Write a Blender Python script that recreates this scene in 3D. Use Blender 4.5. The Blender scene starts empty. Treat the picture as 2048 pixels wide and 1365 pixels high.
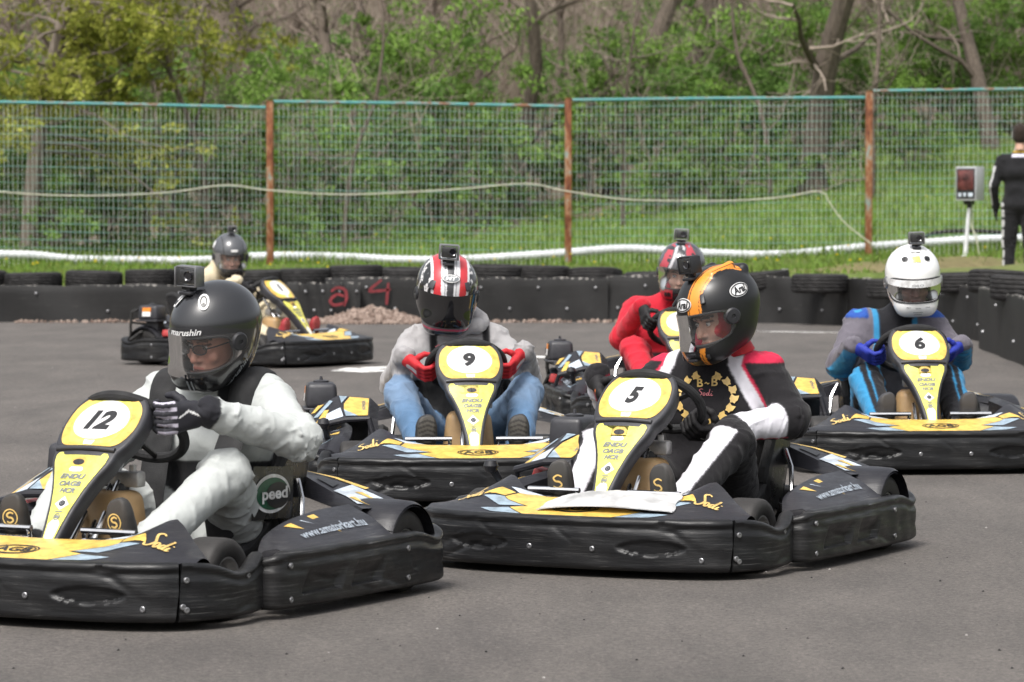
import bpy, bmesh, math, random
import numpy as np
from mathutils import Vector, Matrix, Quaternion
from mathutils.bvhtree import BVHTree

# ------------------------------------------------------------------ camera, sky, sun, exposure
SC = bpy.context.scene
COL = SC.collection
cam_data = bpy.data.cameras.new("camera")
cam = bpy.data.objects.new("camera", cam_data)
COL.objects.link(cam)
cam.location = (0, 0, 1.3)
cam.rotation_euler = (math.radians(90 - 2.195), 0, 0)
cam_data.sensor_width = 36
cam_data.lens = 7500 / 2048 * 36
cam_data.clip_start = 0.1
cam_data.clip_end = 2000
cam_data.dof.use_dof = True
cam_data.dof.focus_distance = 14.0
cam_data.dof.aperture_fstop = 7.8
SC.camera = cam

SUN_EL, SUN_AZ = math.radians(58), math.radians(205)      # high sun behind thin cloud, behind the photographer
world = bpy.data.worlds.new("World")
SC.world = world
world.use_nodes = True
wn = world.node_tree
wn.nodes.clear()
w_out = wn.nodes.new("ShaderNodeOutputWorld")
w_bg = wn.nodes.new("ShaderNodeBackground")
w_sky = wn.nodes.new("ShaderNodeTexSky")
w_sky.sky_type = 'NISHITA'
w_sky.sun_disc = False
w_sky.sun_elevation = SUN_EL
w_sky.sun_rotation = SUN_AZ
w_sky.dust_density = 6.0
w_sky.air_density = 1.0
w_sky.ozone_density = 1.0
w_hs = wn.nodes.new("ShaderNodeHueSaturation")             # cloud cover: the blue goes grey all over the sky
w_hs.inputs["Saturation"].default_value = 0.25
wn.links.new(w_sky.outputs[0], w_hs.inputs["Color"])
wn.links.new(w_hs.outputs[0], w_bg.inputs["Color"])
w_bg.inputs["Strength"].default_value = 0.125
wn.links.new(w_bg.outputs[0], w_out.inputs[0])
sun_d = bpy.data.lights.new("sun", 'SUN')
sun_d.energy = 1.55
sun_d.angle = math.radians(14)
sun_d.color = (1.0, 0.965, 0.91)
sun = bpy.data.objects.new("sun", sun_d)
COL.objects.link(sun)
_sd = Vector((math.sin(SUN_AZ) * math.cos(SUN_EL), math.cos(SUN_AZ) * math.cos(SUN_EL), math.sin(SUN_EL)))
sun.rotation_euler = _sd.to_track_quat('Z', 'Y').to_euler()
SC.view_settings.view_transform = 'Standard'
SC.view_settings.look = 'None'
SC.view_settings.exposure = 0.85
SC.view_settings.gamma = 1
SC.view_settings.use_curve_mapping = False
SC.cycles.max_bounces = 8
SC.cycles.transparent_max_bounces = 16
SC.cycles.use_denoising = True

# ------------------------------------------------------------------ helpers: objects
def tag(o, label=None, cat=None, group=None, kind=None):
    if label: o['label'] = label
    if cat: o['category'] = cat
    if group: o['group'] = group
    if kind: o['kind'] = kind
    return o

def empty(name, loc=(0, 0, 0), rz=0.0):
    o = bpy.data.objects.new(name, None)
    COL.objects.link(o)
    o.location = loc
    o.rotation_euler = (0, 0, rz)
    o.empty_display_size = 0.1
    return o

def link(name, me, parent=None, loc=None, mat4=None):
    o = bpy.data.objects.new(name, me)
    COL.objects.link(o)
    if parent is not None: o.parent = parent
    if mat4 is not None: o.matrix_local = mat4
    elif loc is not None: o.location = loc
    return o

def copy_tree(o, parent=None):
    c = o.copy()
    COL.objects.link(c)
    if parent is not None:
        c.parent = parent
    for ch in list(KIDS.get(o.name, ())) or list(o.children):
        copy_tree(ch, c)
    return c
KIDS = {}

def mesh_np(name, V, Fs, mats=(), mi=None, smooth=True, sharp=None, col=None):
    """V (n,3); Fs list of (m,k) index arrays; mi list of material index arrays or ints"""
    me = bpy.data.meshes.new(name)
    V = np.asarray(V, dtype=np.float32)
    if not isinstance(Fs, (list, tuple)): Fs = [Fs]
    pairs = [(np.asarray(f, dtype=np.int32), (mi[i] if mi is not None else 0)) for i, f in enumerate(Fs) if len(f)]
    me.vertices.add(len(V)); me.vertices.foreach_set("co", V.ravel())
    nl = sum(f.size for f, _ in pairs); npoly = sum(len(f) for f, _ in pairs)
    me.loops.add(nl); me.polygons.add(npoly)
    me.loops.foreach_set("vertex_index", np.concatenate([f.ravel() for f, _ in pairs]))
    st, m_, s0 = [], [], 0
    for f, m in pairs:
        k = f.shape[1]
        st.append(s0 + np.arange(len(f), dtype=np.int32) * k); s0 += f.size
        m_.append(np.full(len(f), m, np.int32) if np.isscalar(m) else np.asarray(m, np.int32))
    me.polygons.foreach_set("loop_start", np.concatenate(st).astype(np.int32))
    me.polygons.foreach_set("material_index", np.concatenate(m_))
    me.polygons.foreach_set("use_smooth", np.full(npoly, bool(smooth)))
    for m in mats: me.materials.append(m)
    me.update(calc_edges=True)
    if col is not None:
        a = me.color_attributes.new("Col", 'FLOAT_COLOR', 'POINT')
        c4 = np.ones((len(V), 4), np.float32); c4[:, :3] = col
        a.data.foreach_set("color", c4.ravel())
    if smooth and sharp is not None:
        me.set_sharp_from_angle(angle=math.radians(sharp))
    return me

class MB:
    """collects boxes, tubes, sweeps and sheets into ONE mesh"""
    def __init__(s): s.V = []; s.F = []; s.M = []; s.n = 0
    def add(s, V, F, m=0):
        V = np.asarray(V, float).reshape(-1, 3)
        byk = {}
        for f in F: byk.setdefault(len(f), []).append(f)
        for k, fs in byk.items():
            s.F.append(np.asarray(fs, np.int32) + s.n); s.M.append(m)
        s.V.append(V); s.n += len(V)
        return s
    def addbm(s, bm, m=0):
        bm.verts.index_update()
        s.add([v.co[:] for v in bm.verts], [[v.index for v in f.verts] for f in bm.faces], m); bm.free()
        return s
    def box(s, c, size, rot=None, bevel=0.0, m=0, seg=2, taper=None):
        bm = bmesh.new(); bmesh.ops.create_cube(bm, size=1.0)
        for v in bm.verts:
            v.co = Vector((v.co.x * size[0], v.co.y * size[1], v.co.z * size[2]))
            if taper and v.co.z > 0: v.co.x *= taper; v.co.y *= taper
        if bevel: bmesh.ops.bevel(bm, geom=bm.edges[:], offset=bevel, segments=seg, affect='EDGES', profile=0.5)
        if rot is not None:
            R = rot if isinstance(rot, Matrix) else Matrix.Rotation(rot[2], 3, 'Z') @ Matrix.Rotation(rot[1], 3, 'Y') @ Matrix.Rotation(rot[0], 3, 'X')
            for v in bm.verts: v.co = R @ v.co
        for v in bm.verts: v.co += Vector(c)
        return s.addbm(bm, m)
    def tube(s, pts, r, n=8, m=0, caps=True, closed=False):
        P = [Vector(p) for p in pts]; N = len(P)
        rr = r if hasattr(r, '__len__') else [r] * N
        V = []; prev = None
        for i in range(N):
            a = P[(i - 1) % N] if (closed or i > 0) else P[0]
            b = P[(i + 1) % N] if (closed or i < N - 1) else P[-1]
            t = (b - a).normalized() if (b - a).length > 1e-9 else Vector((0, 0, 1))
            if prev is None:
                u = t.orthogonal().normalized()
            else:
                u = (prev - t * prev.dot(t))
                u = u.normalized() if u.length > 1e-6 else t.orthogonal().normalized()
            prev = u; w = t.cross(u)
            for k in range(n):
                an = 2 * math.pi * k / n
                V.append(P[i] + (u * math.cos(an) + w * math.sin(an)) * rr[i])
        F = []
        for i in range(N if closed else N - 1):
            j = (i + 1) % N
            for k in range(n):
                k2 = (k + 1) % n
                F.append([i * n + k, i * n + k2, j * n + k2, j * n + k])
        if caps and not closed:
            F.append(list(range(n))[::-1]); F.append([(N - 1) * n + k for k in range(n)])
        return s.add([v[:] for v in V], F, m)
    def lathe(s, prof, mat4=None, n=24, m=0, caps=False):
        M4 = mat4 or Matrix.Identity(4)
        V = []; K = len(prof)
        for k in range(n):
            an = 2 * math.pi * k / n; ca, sa = math.cos(an), math.sin(an)
            for r, z in prof: V.append((M4 @ Vector((r * ca, r * sa, z)))[:])
        F = []
        for k in range(n):
            k2 = (k + 1) % n
            for i in range(K - 1): F.append([k * K + i, k2 * K + i, k2 * K + i + 1, k * K + i + 1])
        if caps:
            F.append([k * K for k in range(n)][::-1]); F.append([k * K + K - 1 for k in range(n)])
        return s.add(V, F, m)
    def sheet(s, P, m=0, closed_u=False, closed_v=False, flip=False):
        """P (nu,nv,3) grid of points"""
        P = np.asarray(P, float); nu, nv = P.shape[:2]
        F = []
        for i in range(nu if closed_u else nu - 1):
            for j in range(nv if closed_v else nv - 1):
                a, b, c, d = i * nv + j, ((i + 1) % nu) * nv + j, ((i + 1) % nu) * nv + (j + 1) % nv, i * nv + (j + 1) % nv
                F.append([a, d, c, b] if flip else [a, b, c, d])
        return s.add(P.reshape(-1, 3), F, m)
    def mesh(s, name, mats, smooth=True, sharp=35):
        if not isinstance(mats, (list, tuple)): mats = [mats]
        return mesh_np(name, np.concatenate(s.V), s.F, mats, s.M, smooth, sharp)
    def obj(s, name, mats, parent=None, smooth=True, sharp=35, loc=None, mat4=None):
        return link(name, s.mesh(name, mats, smooth, sharp), parent, loc, mat4)

def spline(pts, n):
    """Catmull-Rom through pts, resampled evenly"""
    P = np.asarray(pts, float)
    Q = np.vstack([2 * P[0] - P[1], P, 2 * P[-1] - P[-2]])
    out = []
    for i in range(1, len(Q) - 2):
        t = np.linspace(0, 1, 24, endpoint=False)[:, None]
        p0, p1, p2, p3 = Q[i - 1], Q[i], Q[i + 1], Q[i + 2]
        out.append(.5 * (2 * p1 + (p2 - p0) * t + (2 * p0 - 5 * p1 + 4 * p2 - p3) * t ** 2 + (3 * p1 - p0 - 3 * p2 + p3) * t ** 3))
    out = np.vstack(out + [P[-1:]])
    d = np.r_[0, np.cumsum(np.linalg.norm(np.diff(out, axis=0), axis=1))]
    u = np.linspace(0, d[-1], n)
    return np.stack([np.interp(u, d, out[:, k]) for k in range(P.shape[1])], 1)

# ------------------------------------------------------------------ helpers: materials
def lin(r, g, b):
    f = lambda c: (c / 255 / 12.92) if c / 255 <= .04045 else ((c / 255 + .055) / 1.055) ** 2.4
    return (f(r), f(g), f(b))

class NT:
    def __init__(s, m): s.t = m.node_tree; s.n = s.t.nodes; s.l = s.t.links
    def new(s, typ, **kw):
        x = s.n.new(typ)
        for k, v in kw.items():
            if k.startswith('i_'): x.inputs[k[2:].replace('_', ' ')].default_value = v
            else: setattr(x, k, v)
        return x
    def con(s, a, b): s.l.new(a, b)

def base_mat(name, rough=.5, metal=0.0, spec=.5, coat=0.0):
    m = bpy.data.materials.new(name); m.use_nodes = True
    t = NT(m); bs = t.n["Principled BSDF"]
    bs.inputs["Roughness"].default_value = rough; bs.inputs["Metallic"].default_value = metal
    bs.inputs["Specular IOR Level"].default_value = spec
    bs.inputs["Coat Weight"].default_value = coat
    return m, t, bs

def noise(t, scale, detail=4, rough=.55, vec=None, stretch=None, dim='3D'):
    n = t.new("ShaderNodeTexNoise"); n.inputs["Scale"].default_value = scale
    n.inputs["Detail"].default_value = detail; n.inputs["Roughness"].default_value = rough
    tc = t.new("ShaderNodeTexCoord")
    src = tc.outputs["Object"] if vec is None else vec
    if stretch is not None:
        mp = t.new("ShaderNodeMapping"); mp.inputs["Scale"].default_value = stretch
        t.con(src, mp.inputs["Vector"]); src = mp.outputs[0]
    t.con(src, n.inputs["Vector"])
    return n.outputs["Fac"]

def ramp(t, fac, stops):
    r = t.new("ShaderNodeValToRGB"); e = r.color_ramp.elements
    while len(e) < len(stops): e.new(.5)
    for x, (p, c) in zip(e, stops):
        x.position = p; x.color = (*c, 1) if len(c) == 3 else c
    t.con(fac, r.inputs[0])
    return r.outputs[0]

def mixc(t, fac, a, b, typ='MIX'):
    m = t.new("ShaderNodeMix", data_type='RGBA', blend_type=typ)
    for s, v in ((m.inputs[0], fac), (m.inputs[6], a), (m.inputs[7], b)):
        if hasattr(v, 'is_linked') or hasattr(v, 'links'): t.con(v, s)
        else: s.default_value = v if not isinstance(v, tuple) else (*v, 1)[:4]
    return m.outputs[2]

def bump(t, bs, h, strength=.3, dist=.01):
    b = t.new("ShaderNodeBump"); b.inputs["Strength"].default_value = strength; b.inputs["Distance"].default_value = dist
    t.con(h, b.inputs["Height"]); t.con(b.outputs[0], bs.inputs["Normal"])

def simple(name, col, rough=.5, metal=0.0, var=.15, scale=30, bmp=0.0, bscale=200, spec=.5, coat=0.0, rvar=.1):
    m, t, bs = base_mat(name, rough, metal, spec, coat)
    f = noise(t, scale)
    lo = tuple(c * (1 - var) for c in col); hi = tuple(min(1, c * (1 + var)) for c in col)
    t.con(ramp(t, f, [(.3, lo), (.7, hi)]), bs.inputs["Base Color"])
    if rvar:
        f2 = noise(t, scale * .6, 5)
        mr = t.new("ShaderNodeMapRange"); mr.inputs["To Min"].default_value = max(.02, rough - rvar); mr.inputs["To Max"].default_value = min(1, rough + rvar)
        mr.inputs["From Min"].default_value = .3; mr.inputs["From Max"].default_value = .7
        t.con(f2, mr.inputs["Value"]); t.con(mr.outputs[0], bs.inputs["Roughness"])
    if bmp: bump(t, bs, noise(t, bscale, 3), bmp, .004)
    return m

def vcol(name, rough=.8, bmp=.25, bscale=350, sheen=0.0, spec=.3, coat=0.0, var=.12, vscale=25, wrinkle=0.0):
    m, t, bs = base_mat(name, rough, 0, spec, coat)
    a = t.new("ShaderNodeVertexColor", layer_name="Col")
    f = noise(t, vscale, 5)
    g = ramp(t, f, [(.25, (1 - var,) * 3), (.75, (1.0,) * 3)])
    t.con(mixc(t, 1.0, a.outputs[0], g, 'MULTIPLY'), bs.inputs["Base Color"])
    bs.inputs["Sheen Weight"].default_value = sheen
    if bmp:
        b1 = t.new('ShaderNodeBump'); b1.inputs['Strength'].default_value = bmp; b1.inputs['Distance'].default_value = .003; t.con(noise(t, bscale, 2), b1.inputs['Height'])
        if wrinkle:
            wv = noise(t, 9, 3, .5, stretch=(1, 1, .55)); mm = t.new('ShaderNodeMath', operation='PINGPONG'); mm.inputs[1].default_value = .08; t.con(wv, mm.inputs[0])
            b2 = t.new('ShaderNodeBump'); b2.inputs['Strength'].default_value = wrinkle; b2.inputs['Distance'].default_value = .12; t.con(mm.outputs[0], b2.inputs['Height']); t.con(b1.outputs[0], b2.inputs['Normal']); t.con(b2.outputs[0], bs.inputs['Normal'])
        else: t.con(b1.outputs[0], bs.inputs['Normal'])
    return m

MT = {}
def scuffed(name, base, rough):
    """black bumper plastic: long horizontal scuffs, chips and dust"""
    m, t, bs = base_mat(name, rough, 0, .32)
    f1 = noise(t, 7, 6, .7, stretch=(1, 1, 9))
    f2 = noise(t, 40, 4, .7, stretch=(.10, .10, 4.5))
    f3 = noise(t, 3.0, 5, .6)
    c0 = ramp(t, f3, [(.3, tuple(c * .8 for c in base)), (.75, tuple(c * 1.45 for c in base))])
    s1 = ramp(t, f1, [(.56, (0, 0, 0)), (.74, (.22, .22, .22))])
    s2 = mixc(t, 1.0, ramp(t, f2, [(.56, (0, 0, 0)), (.68, (.9, .9, .9))]), ramp(t, noise(t, 4.5, 4, .7), [(.42, (0, 0, 0)), (.62, (1, 1, 1))]), 'MULTIPLY')
    c1 = mixc(t, s1, c0, (.075, .072, .07))
    c2 = mixc(t, s2, c1, (.10, .098, .096))
    f5 = noise(t, 2.2, 4, .6); c2 = mixc(t, ramp(t, f5, [(.5, (0, 0, 0)), (.8, (.16, .16, .16))]), c2, (.085, .078, .07))
    t.con(c2, bs.inputs["Base Color"])
    t.con(ramp(t, f1, [(.3, (rough - .1,) * 3), (.8, (rough + .2,) * 3)]), bs.inputs["Roughness"])
    b = t.new("ShaderNodeBump"); b.inputs["Strength"].default_value = .35; b.inputs["Distance"].default_value = .006
    t.con(f1, b.inputs["Height"]); t.con(b.outputs[0], bs.inputs["Normal"])
    return m
MT['bumper'] = scuffed("scuffed_black_plastic", (.0085, .0087, .0096), .36)
MT['fair'] = scuffed("dark_grey_plastic", (.019, .019, .023), .36)
MT['black'] = simple("black_moulded_plastic", (.018, .018, .021), .42, var=.2, bmp=.15, bscale=600)
MT['panel'] = simple("charcoal_panel_plastic", (.030, .030, .035), .45, var=.15, bmp=.12, bscale=500)
MT['rubber'] = simple("tyre_rubber", (.020, .019, .019), .75, var=.35, scale=18, bmp=.3, bscale=120, spec=.3)
MT['slick'] = simple("worn_slick_rubber", (.030, .028, .027), .6, var=.3, scale=14, bmp=.25, bscale=160, spec=.35)
MT['chrome'] = simple("chromed_tube", (.62, .62, .63), .16, 1.0, var=.08, rvar=.06)
MT['steel'] = simple("dull_steel", (.30, .30, .31), .42, .9, var=.2, rvar=.12)
MT['alu'] = simple("cast_aluminium", (.42, .41, .40), .5, .8, var=.2)
MT['dark'] = simple("oily_dark_metal", (.028, .027, .026), .5, .3, var=.3)
MT['red'] = simple("red_paint", (.30, .022, .022), .45, var=.25)
MT['tank'] = simple("tan_tank_plastic", (.36, .235, .115), .42, var=.22, scale=9, spec=.4)
MT['tank'].node_tree.nodes["Principled BSDF"].inputs["Subsurface Weight"].default_value = .15
MT['tank'].node_tree.nodes["Principled BSDF"].inputs["Subsurface Radius"].default_value = (.02, .01, .005)
MT['seat'] = simple("glossy_seat_shell", (.013, .013, .014), .3, var=.2)
MT['pad'] = simple("seat_padding", (.014, .014, .015), .85, var=.2, bmp=.3)
def sticker(name, col, rough=.35):
    m, t, bs = base_mat(name, rough, 0, .5)
    f = noise(t, 26, 6, .65); f2 = noise(t, 90, 4, .7, stretch=(1, .4, 1))
    dirt = ramp(t, f, [(.32, (.58, .565, .55)), (.60, (1, 1, 1))])
    c = mixc(t, 1.0, (*col, 1), dirt, 'MULTIPLY')
    sc = ramp(t, f2, [(.68, (0, 0, 0)), (.76, (.4, .4, .4))])
    t.con(mixc(t, sc, c, (.07, .07, .07)), bs.inputs["Base Color"])
    return m
MT['amber'] = sticker("amber_sticker", (.76, .50, .11))
MT['lemon'] = sticker("lemon_sticker", (.74, .70, .14))
MT['white'] = sticker("white_sticker", (.80, .80, .80))
MT['blue'] = sticker("blue_grey_sticker", (.30, .39, .47))
MT['gold'] = sticker("gold_script", (.72, .50, .17))
MT['ink'] = sticker("black_ink", (.016, .016, .018), .4)
MT['greyink'] = sticker("grey_ink", (.20, .215, .23))
MT['pinkink'] = sticker("pink_ink", (.62, .16, .18))
MT['orange'] = sticker("orange_ink", (.80, .25, .03))
MT['redink'] = sticker("red_ink", (.55, .03, .03))
MT['worntext'] = sticker("worn_blue_white_ink", (.36, .41, .47))
MT['bluewhite'] = sticker("pale_blue_sticker", (.55, .62, .70))
MT['green'] = sticker("dark_green_ink", (.01, .10, .05))
MT['cloth'] = vcol("suit_cloth", .85, .3, 420, sheen=.1, spec=.2, wrinkle=.16)
MT['skin'] = vcol("skin", .5, .1, 300, spec=.35, var=.12, vscale=40)
MT['glove'] = vcol("glove_leather", .65, .3, 500, spec=.3)
MT['shoe'] = vcol("shoe_leather", .6, .3, 300, spec=.35)
MT['gloss'] = vcol("gloss_helmet_paint", .22, 0, coat=.6, spec=.5, var=.05)
MT['satin'] = vcol("matt_helmet_paint", .34, 0, spec=.45, var=.05)
MT['lens'] = simple("dark_lens_glass", (.010, .010, .013), .05, var=.1, coat=1.0, rvar=0)
def clear(name, tint, alpha, rough=.03):
    m = bpy.data.materials.new(name); m.use_nodes = True; t = NT(m); t.n.clear()
    o = t.new("ShaderNodeOutputMaterial"); tr = t.new("ShaderNodeBsdfTransparent"); gl = t.new("ShaderNodeBsdfGlossy")
    df = t.new("ShaderNodeBsdfDiffuse"); df.inputs[0].default_value = (.5, .5, .5, 1)
    tr.inputs[0].default_value = (*tint, 1); gl.inputs["Roughness"].default_value = rough
    fr = t.new("ShaderNodeFresnel"); fr.inputs[0].default_value = 1.5
    mx0 = t.new("ShaderNodeMixShader"); mx0.inputs[0].default_value = alpha
    t.con(tr.outputs[0], mx0.inputs[1]); t.con(df.outputs[0], mx0.inputs[2])
    mx = t.new("ShaderNodeMixShader"); t.con(fr.outputs[0], mx.inputs[0]); t.con(mx0.outputs[0], mx.inputs[1]); t.con(gl.outputs[0], mx.inputs[2])
    t.con(mx.outputs[0], o.inputs[0])
    return m
MT['visor'] = clear("clear_visor", (.97, .97, .97), .035)
MT['smoke'] = clear("smoked_visor", (.55, .55, .57), .03)
MT['case'] = clear("clear_camera_case", (.92, .93, .94), .05)
MT['darkvisor'] = simple("mirror_dark_visor", (.008, .008, .009), .06, var=.1, coat=1.0, rvar=0)

# ------------------------------------------------------------------ helpers: flat print
_TXT = {}
def text2d(s, bold=0.0, shear=0.0):
    k = (s, bold, shear)
    if k in _TXT: return _TXT[k]
    cu = bpy.data.curves.new("txt", 'FONT'); cu.body = s; cu.offset = bold; cu.shear = shear
    cu.resolution_u = 4
    ob = bpy.data.objects.new("txt", cu); COL.objects.link(ob)
    dg = bpy.context.evaluated_depsgraph_get()
    me = bpy.data.meshes.new_from_object(ob.evaluated_get(dg))
    V = np.array([v.co[:2] for v in me.vertices]); F = [list(p.vertices) for p in me.polygons]
    bpy.data.objects.remove(ob); bpy.data.curves.remove(cu); bpy.data.meshes.remove(me)
    V = V - (V.min(0) + V.max(0)) / 2
    V = V / (V.max(0) - V.min(0))
    _TXT[k] = (V, F)
    return _TXT[k]
def textbox(s, w, h, c=(0, 0), bold=.02, shear=0.0, rot=0.0):
    V, F = text2d(s, bold, shear)
    V = V * (w, h)
    if rot:
        R = np.array([[math.cos(rot), -math.sin(rot)], [math.sin(rot), math.cos(rot)]]); V = V @ R.T
    return V + np.array(c), F
for _s in (("12", .055, .25), ("5", .055, .25), ("9", .055, .1), ("6", .055, .1), ("1", .055, .1), ("2", .055, .25)): text2d(*_s)
for _s in ("ENDU", "OAGB", "HCR", "HONDA", "www.amatorkart.hu", "Arai", "marushin"): text2d(_s, .02, .25)
for _s in ("ENDU", "OAGB", "HCR"): text2d(_s, .045, .25)
for _s in ("AGB", "MT", "B", "peed"): text2d(_s, .03, 0)
for _s in ("a", "4", "CV", "GRO"): text2d(_s, .02, 0)

def fill2d(poly, step=None):
    """flat polygon -> triangles cut along a grid so that it can follow a curved surface"""
    bm = bmesh.new()
    vs = [bm.verts.new((p[0], p[1], 0)) for p in poly]
    f = bm.faces.new(vs)
    bmesh.ops.triangulate(bm, faces=[f])
    if step:
        P = np.asarray(poly); lo = P.min(0); hi = P.max(0)
        for ax in (0, 1):
            c = math.ceil(lo[ax] / step) * step
            while c < hi[ax]:
                no = (1, 0, 0) if ax == 0 else (0, 1, 0); co = (c, 0, 0) if ax == 0 else (0, c, 0)
                bmesh.ops.bisect_plane(bm, geom=bm.verts[:] + bm.edges[:] + bm.faces[:], plane_co=co, plane_no=no)
                c += step
    bm.normal_update()
    for f in bm.faces:
        if f.normal.z < 0: f.normal_flip()
    bm.verts.index_update()
    V = np.array([v.co[:2] for v in bm.verts]); F = [[v.index for v in f.verts] for f in bm.faces]
    bm.free()
    return V, F
def ellipse2d(cx, cy, rx, ry, n=40, rot=0.0):
    a = np.linspace(0, 2 * np.pi, n, endpoint=False)
    x, y = rx * np.cos(a), ry * np.sin(a)
    return np.stack([cx + x * math.cos(rot) - y * math.sin(rot), cy + x * math.sin(rot) + y * math.cos(rot)], 1)
def ring2d(cx, cy, rx, ry, w, n=40):
    A = ellipse2d(cx, cy, rx, ry, n); B = ellipse2d(cx, cy, rx - w, ry - w, n)
    F = [[i, (i + 1) % n, n + (i + 1) % n, n + i] for i in range(n)]
    return np.vstack([A, B]), F
def stroke2d(pts, w):
    """hand-drawn stroke as a flat ribbon"""
    P = spline(pts, max(8, len(pts) * 5)); T = np.gradient(P, axis=0); T /= np.linalg.norm(T, axis=1)[:, None] + 1e-9
    N = np.stack([-T[:, 1], T[:, 0]], 1); n = len(P)
    ww = w * (.65 + .35 * np.sin(np.linspace(.3, 2.8, n)))[:, None]
    V = np.vstack([P + N * ww / 2, P - N * ww / 2])
    return V, [[i, n + i, n + i + 1, i + 1] for i in range(n - 1)]
def script_word(w, h, c=(0, 0)):
    """the short handwritten word on the fairings"""
    S = [[(.30, .95), (.18, 1.0), (.06, .85), (.16, .62), (.26, .42), (.18, .15), (.02, .1), (-.02, .22)],
         [(.45, .46), (.37, .44), (.345, .28), (.40, .12), (.48, .22), (.475, .40), (.42, .47)],
         [(.71, .42), (.64, .47), (.575, .34), (.60, .14), (.68, .20), (.73, .46)], [(.76, 1.0), (.735, .62), (.725, .30), (.75, .12), (.80, .16)],
         [(.885, .46), (.865, .26), (.89, .12), (1.0, .20)], [(.905, .64), (.935, .69)]]
    out = []
    for s in S:
        V, F = stroke2d([((x - .5) * w, (y - .5) * h) for x, y in s], h * .095)
        out.append((V + np.array(c), F))
    return out

class Print:
    """several flat shapes mapped onto one surface, one mesh with several inks"""
    def __init__(s, mapfn): s.map = mapfn; s.mb = MB(); s.mats = []
    def put(s, VF, mat, off):
        V2, F = VF
        P, ok = s.map(np.asarray(V2, float), off)
        if mat not in s.mats: s.mats.append(mat)
        F = [f for f in F if all(ok[i] for i in f)]
        if F: s.mb.add(P, F, s.mats.index(mat))
        return s
    def obj(s, name, parent=None):
        if not s.mb.V:
            print("EMPTY PRINT", name, parent.name if parent else None); return None
        return s.mb.obj(name, [MT[k] for k in s.mats], parent, smooth=True, sharp=60)

def bvh_of(V, Fs):
    polys = []
    for f in Fs: polys += np.asarray(f).tolist()
    return BVHTree.FromPolygons([tuple(v) for v in np.asarray(V).tolist()], polys)
def projector(bvh, origin, ex, ey, d, lim=.6):
    o, ex, ey, d = Vector(origin), Vector(ex).normalized(), Vector(ey).normalized(), Vector(d).normalized()
    def f(V2, off):
        P = np.zeros((len(V2), 3)); ok = np.zeros(len(V2), bool)
        for i, (u, v) in enumerate(V2):
            h = bvh.ray_cast(o + ex * u + ey * v, d, lim)
            if h[0] is not None:
                n = h[1] if h[1].dot(d) < 0 else -h[1]
                P[i] = h[0] + n * off - d * off * .5; ok[i] = True
        return P, ok
    return f

# ------------------------------------------------------------------ helpers: implicit surfaces (bodies, helmets, gloves, shoes)
class Field:
    def __init__(s, lo, hi, h):
        s.lo = np.array(lo, float); s.h = h
        s.n = np.ceil((np.array(hi) - s.lo) / h).astype(int) + 1
        s.v = np.full(s.n, 9.0, np.float32)
    def coords(s, lo, hi, pad):
        a = np.clip(np.floor((np.array(lo) - pad - s.lo) / s.h).astype(int), 0, s.n - 1)
        b = np.clip(np.ceil((np.array(hi) + pad - s.lo) / s.h).astype(int) + 1, 1, s.n)
        ax = [s.lo[i] + s.h * np.arange(a[i], b[i]) for i in range(3)]
        return tuple(slice(a[i], b[i]) for i in range(3)), np.meshgrid(*ax, indexing='ij')
    def cap(s, a, b, ra, rb, k=.04):
        a, b = np.array(a, float), np.array(b, float); R = max(ra, rb)
        sl, X = s.coords(np.minimum(a, b) - R, np.maximum(a, b) + R, 2 * k + 3 * s.h)
        d = cap_d(X, a, b, ra, rb)
        s.v[sl] = smin(s.v[sl], d, k); return s
    def ell(s, c, r, k=.03, rot=None):
        c, r = np.array(c, float), np.array(r, float); R = r.max()
        sl, X = s.coords(c - R, c + R, 2 * k + 3 * s.h)
        s.v[sl] = smin(s.v[sl], ell_d(X, c, r, rot), k); return s
    def mesh(s):
        return surfnets(s.v, s.lo, s.h)
def smin(a, b, k):
    h = np.clip(.5 + .5 * (b - a) / k, 0, 1)
    return b * (1 - h) + a * h - k * h * (1 - h)
def cap_d(X, a, b, ra, rb):
    ba = b - a; L = max(1e-9, ba @ ba)
    t = np.clip(((X[0] - a[0]) * ba[0] + (X[1] - a[1]) * ba[1] + (X[2] - a[2]) * ba[2]) / L, 0, 1)
    return np.sqrt((X[0] - a[0] - t * ba[0]) ** 2 + (X[1] - a[1] - t * ba[1]) ** 2 + (X[2] - a[2] - t * ba[2]) ** 2) - (ra + (rb - ra) * t)
def ell_d(X, c, r, rot=None):
    x, y, z = X[0] - c[0], X[1] - c[1], X[2] - c[2]
    if rot is not None:
        x, y, z = (rot[0, 0] * x + rot[1, 0] * y + rot[2, 0] * z, rot[0, 1] * x + rot[1, 1] * y + rot[2, 1] * z, rot[0, 2] * x + rot[1, 2] * y + rot[2, 2] * z)
    k0 = np.sqrt((x / r[0]) ** 2 + (y / r[1]) ** 2 + (z / r[2]) ** 2)
    k1 = np.sqrt((x / r[0] ** 2) ** 2 + (y / r[1] ** 2) ** 2 + (z / r[2] ** 2) ** 2) + 1e-9
    return k0 * (k0 - 1) / k1
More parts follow.
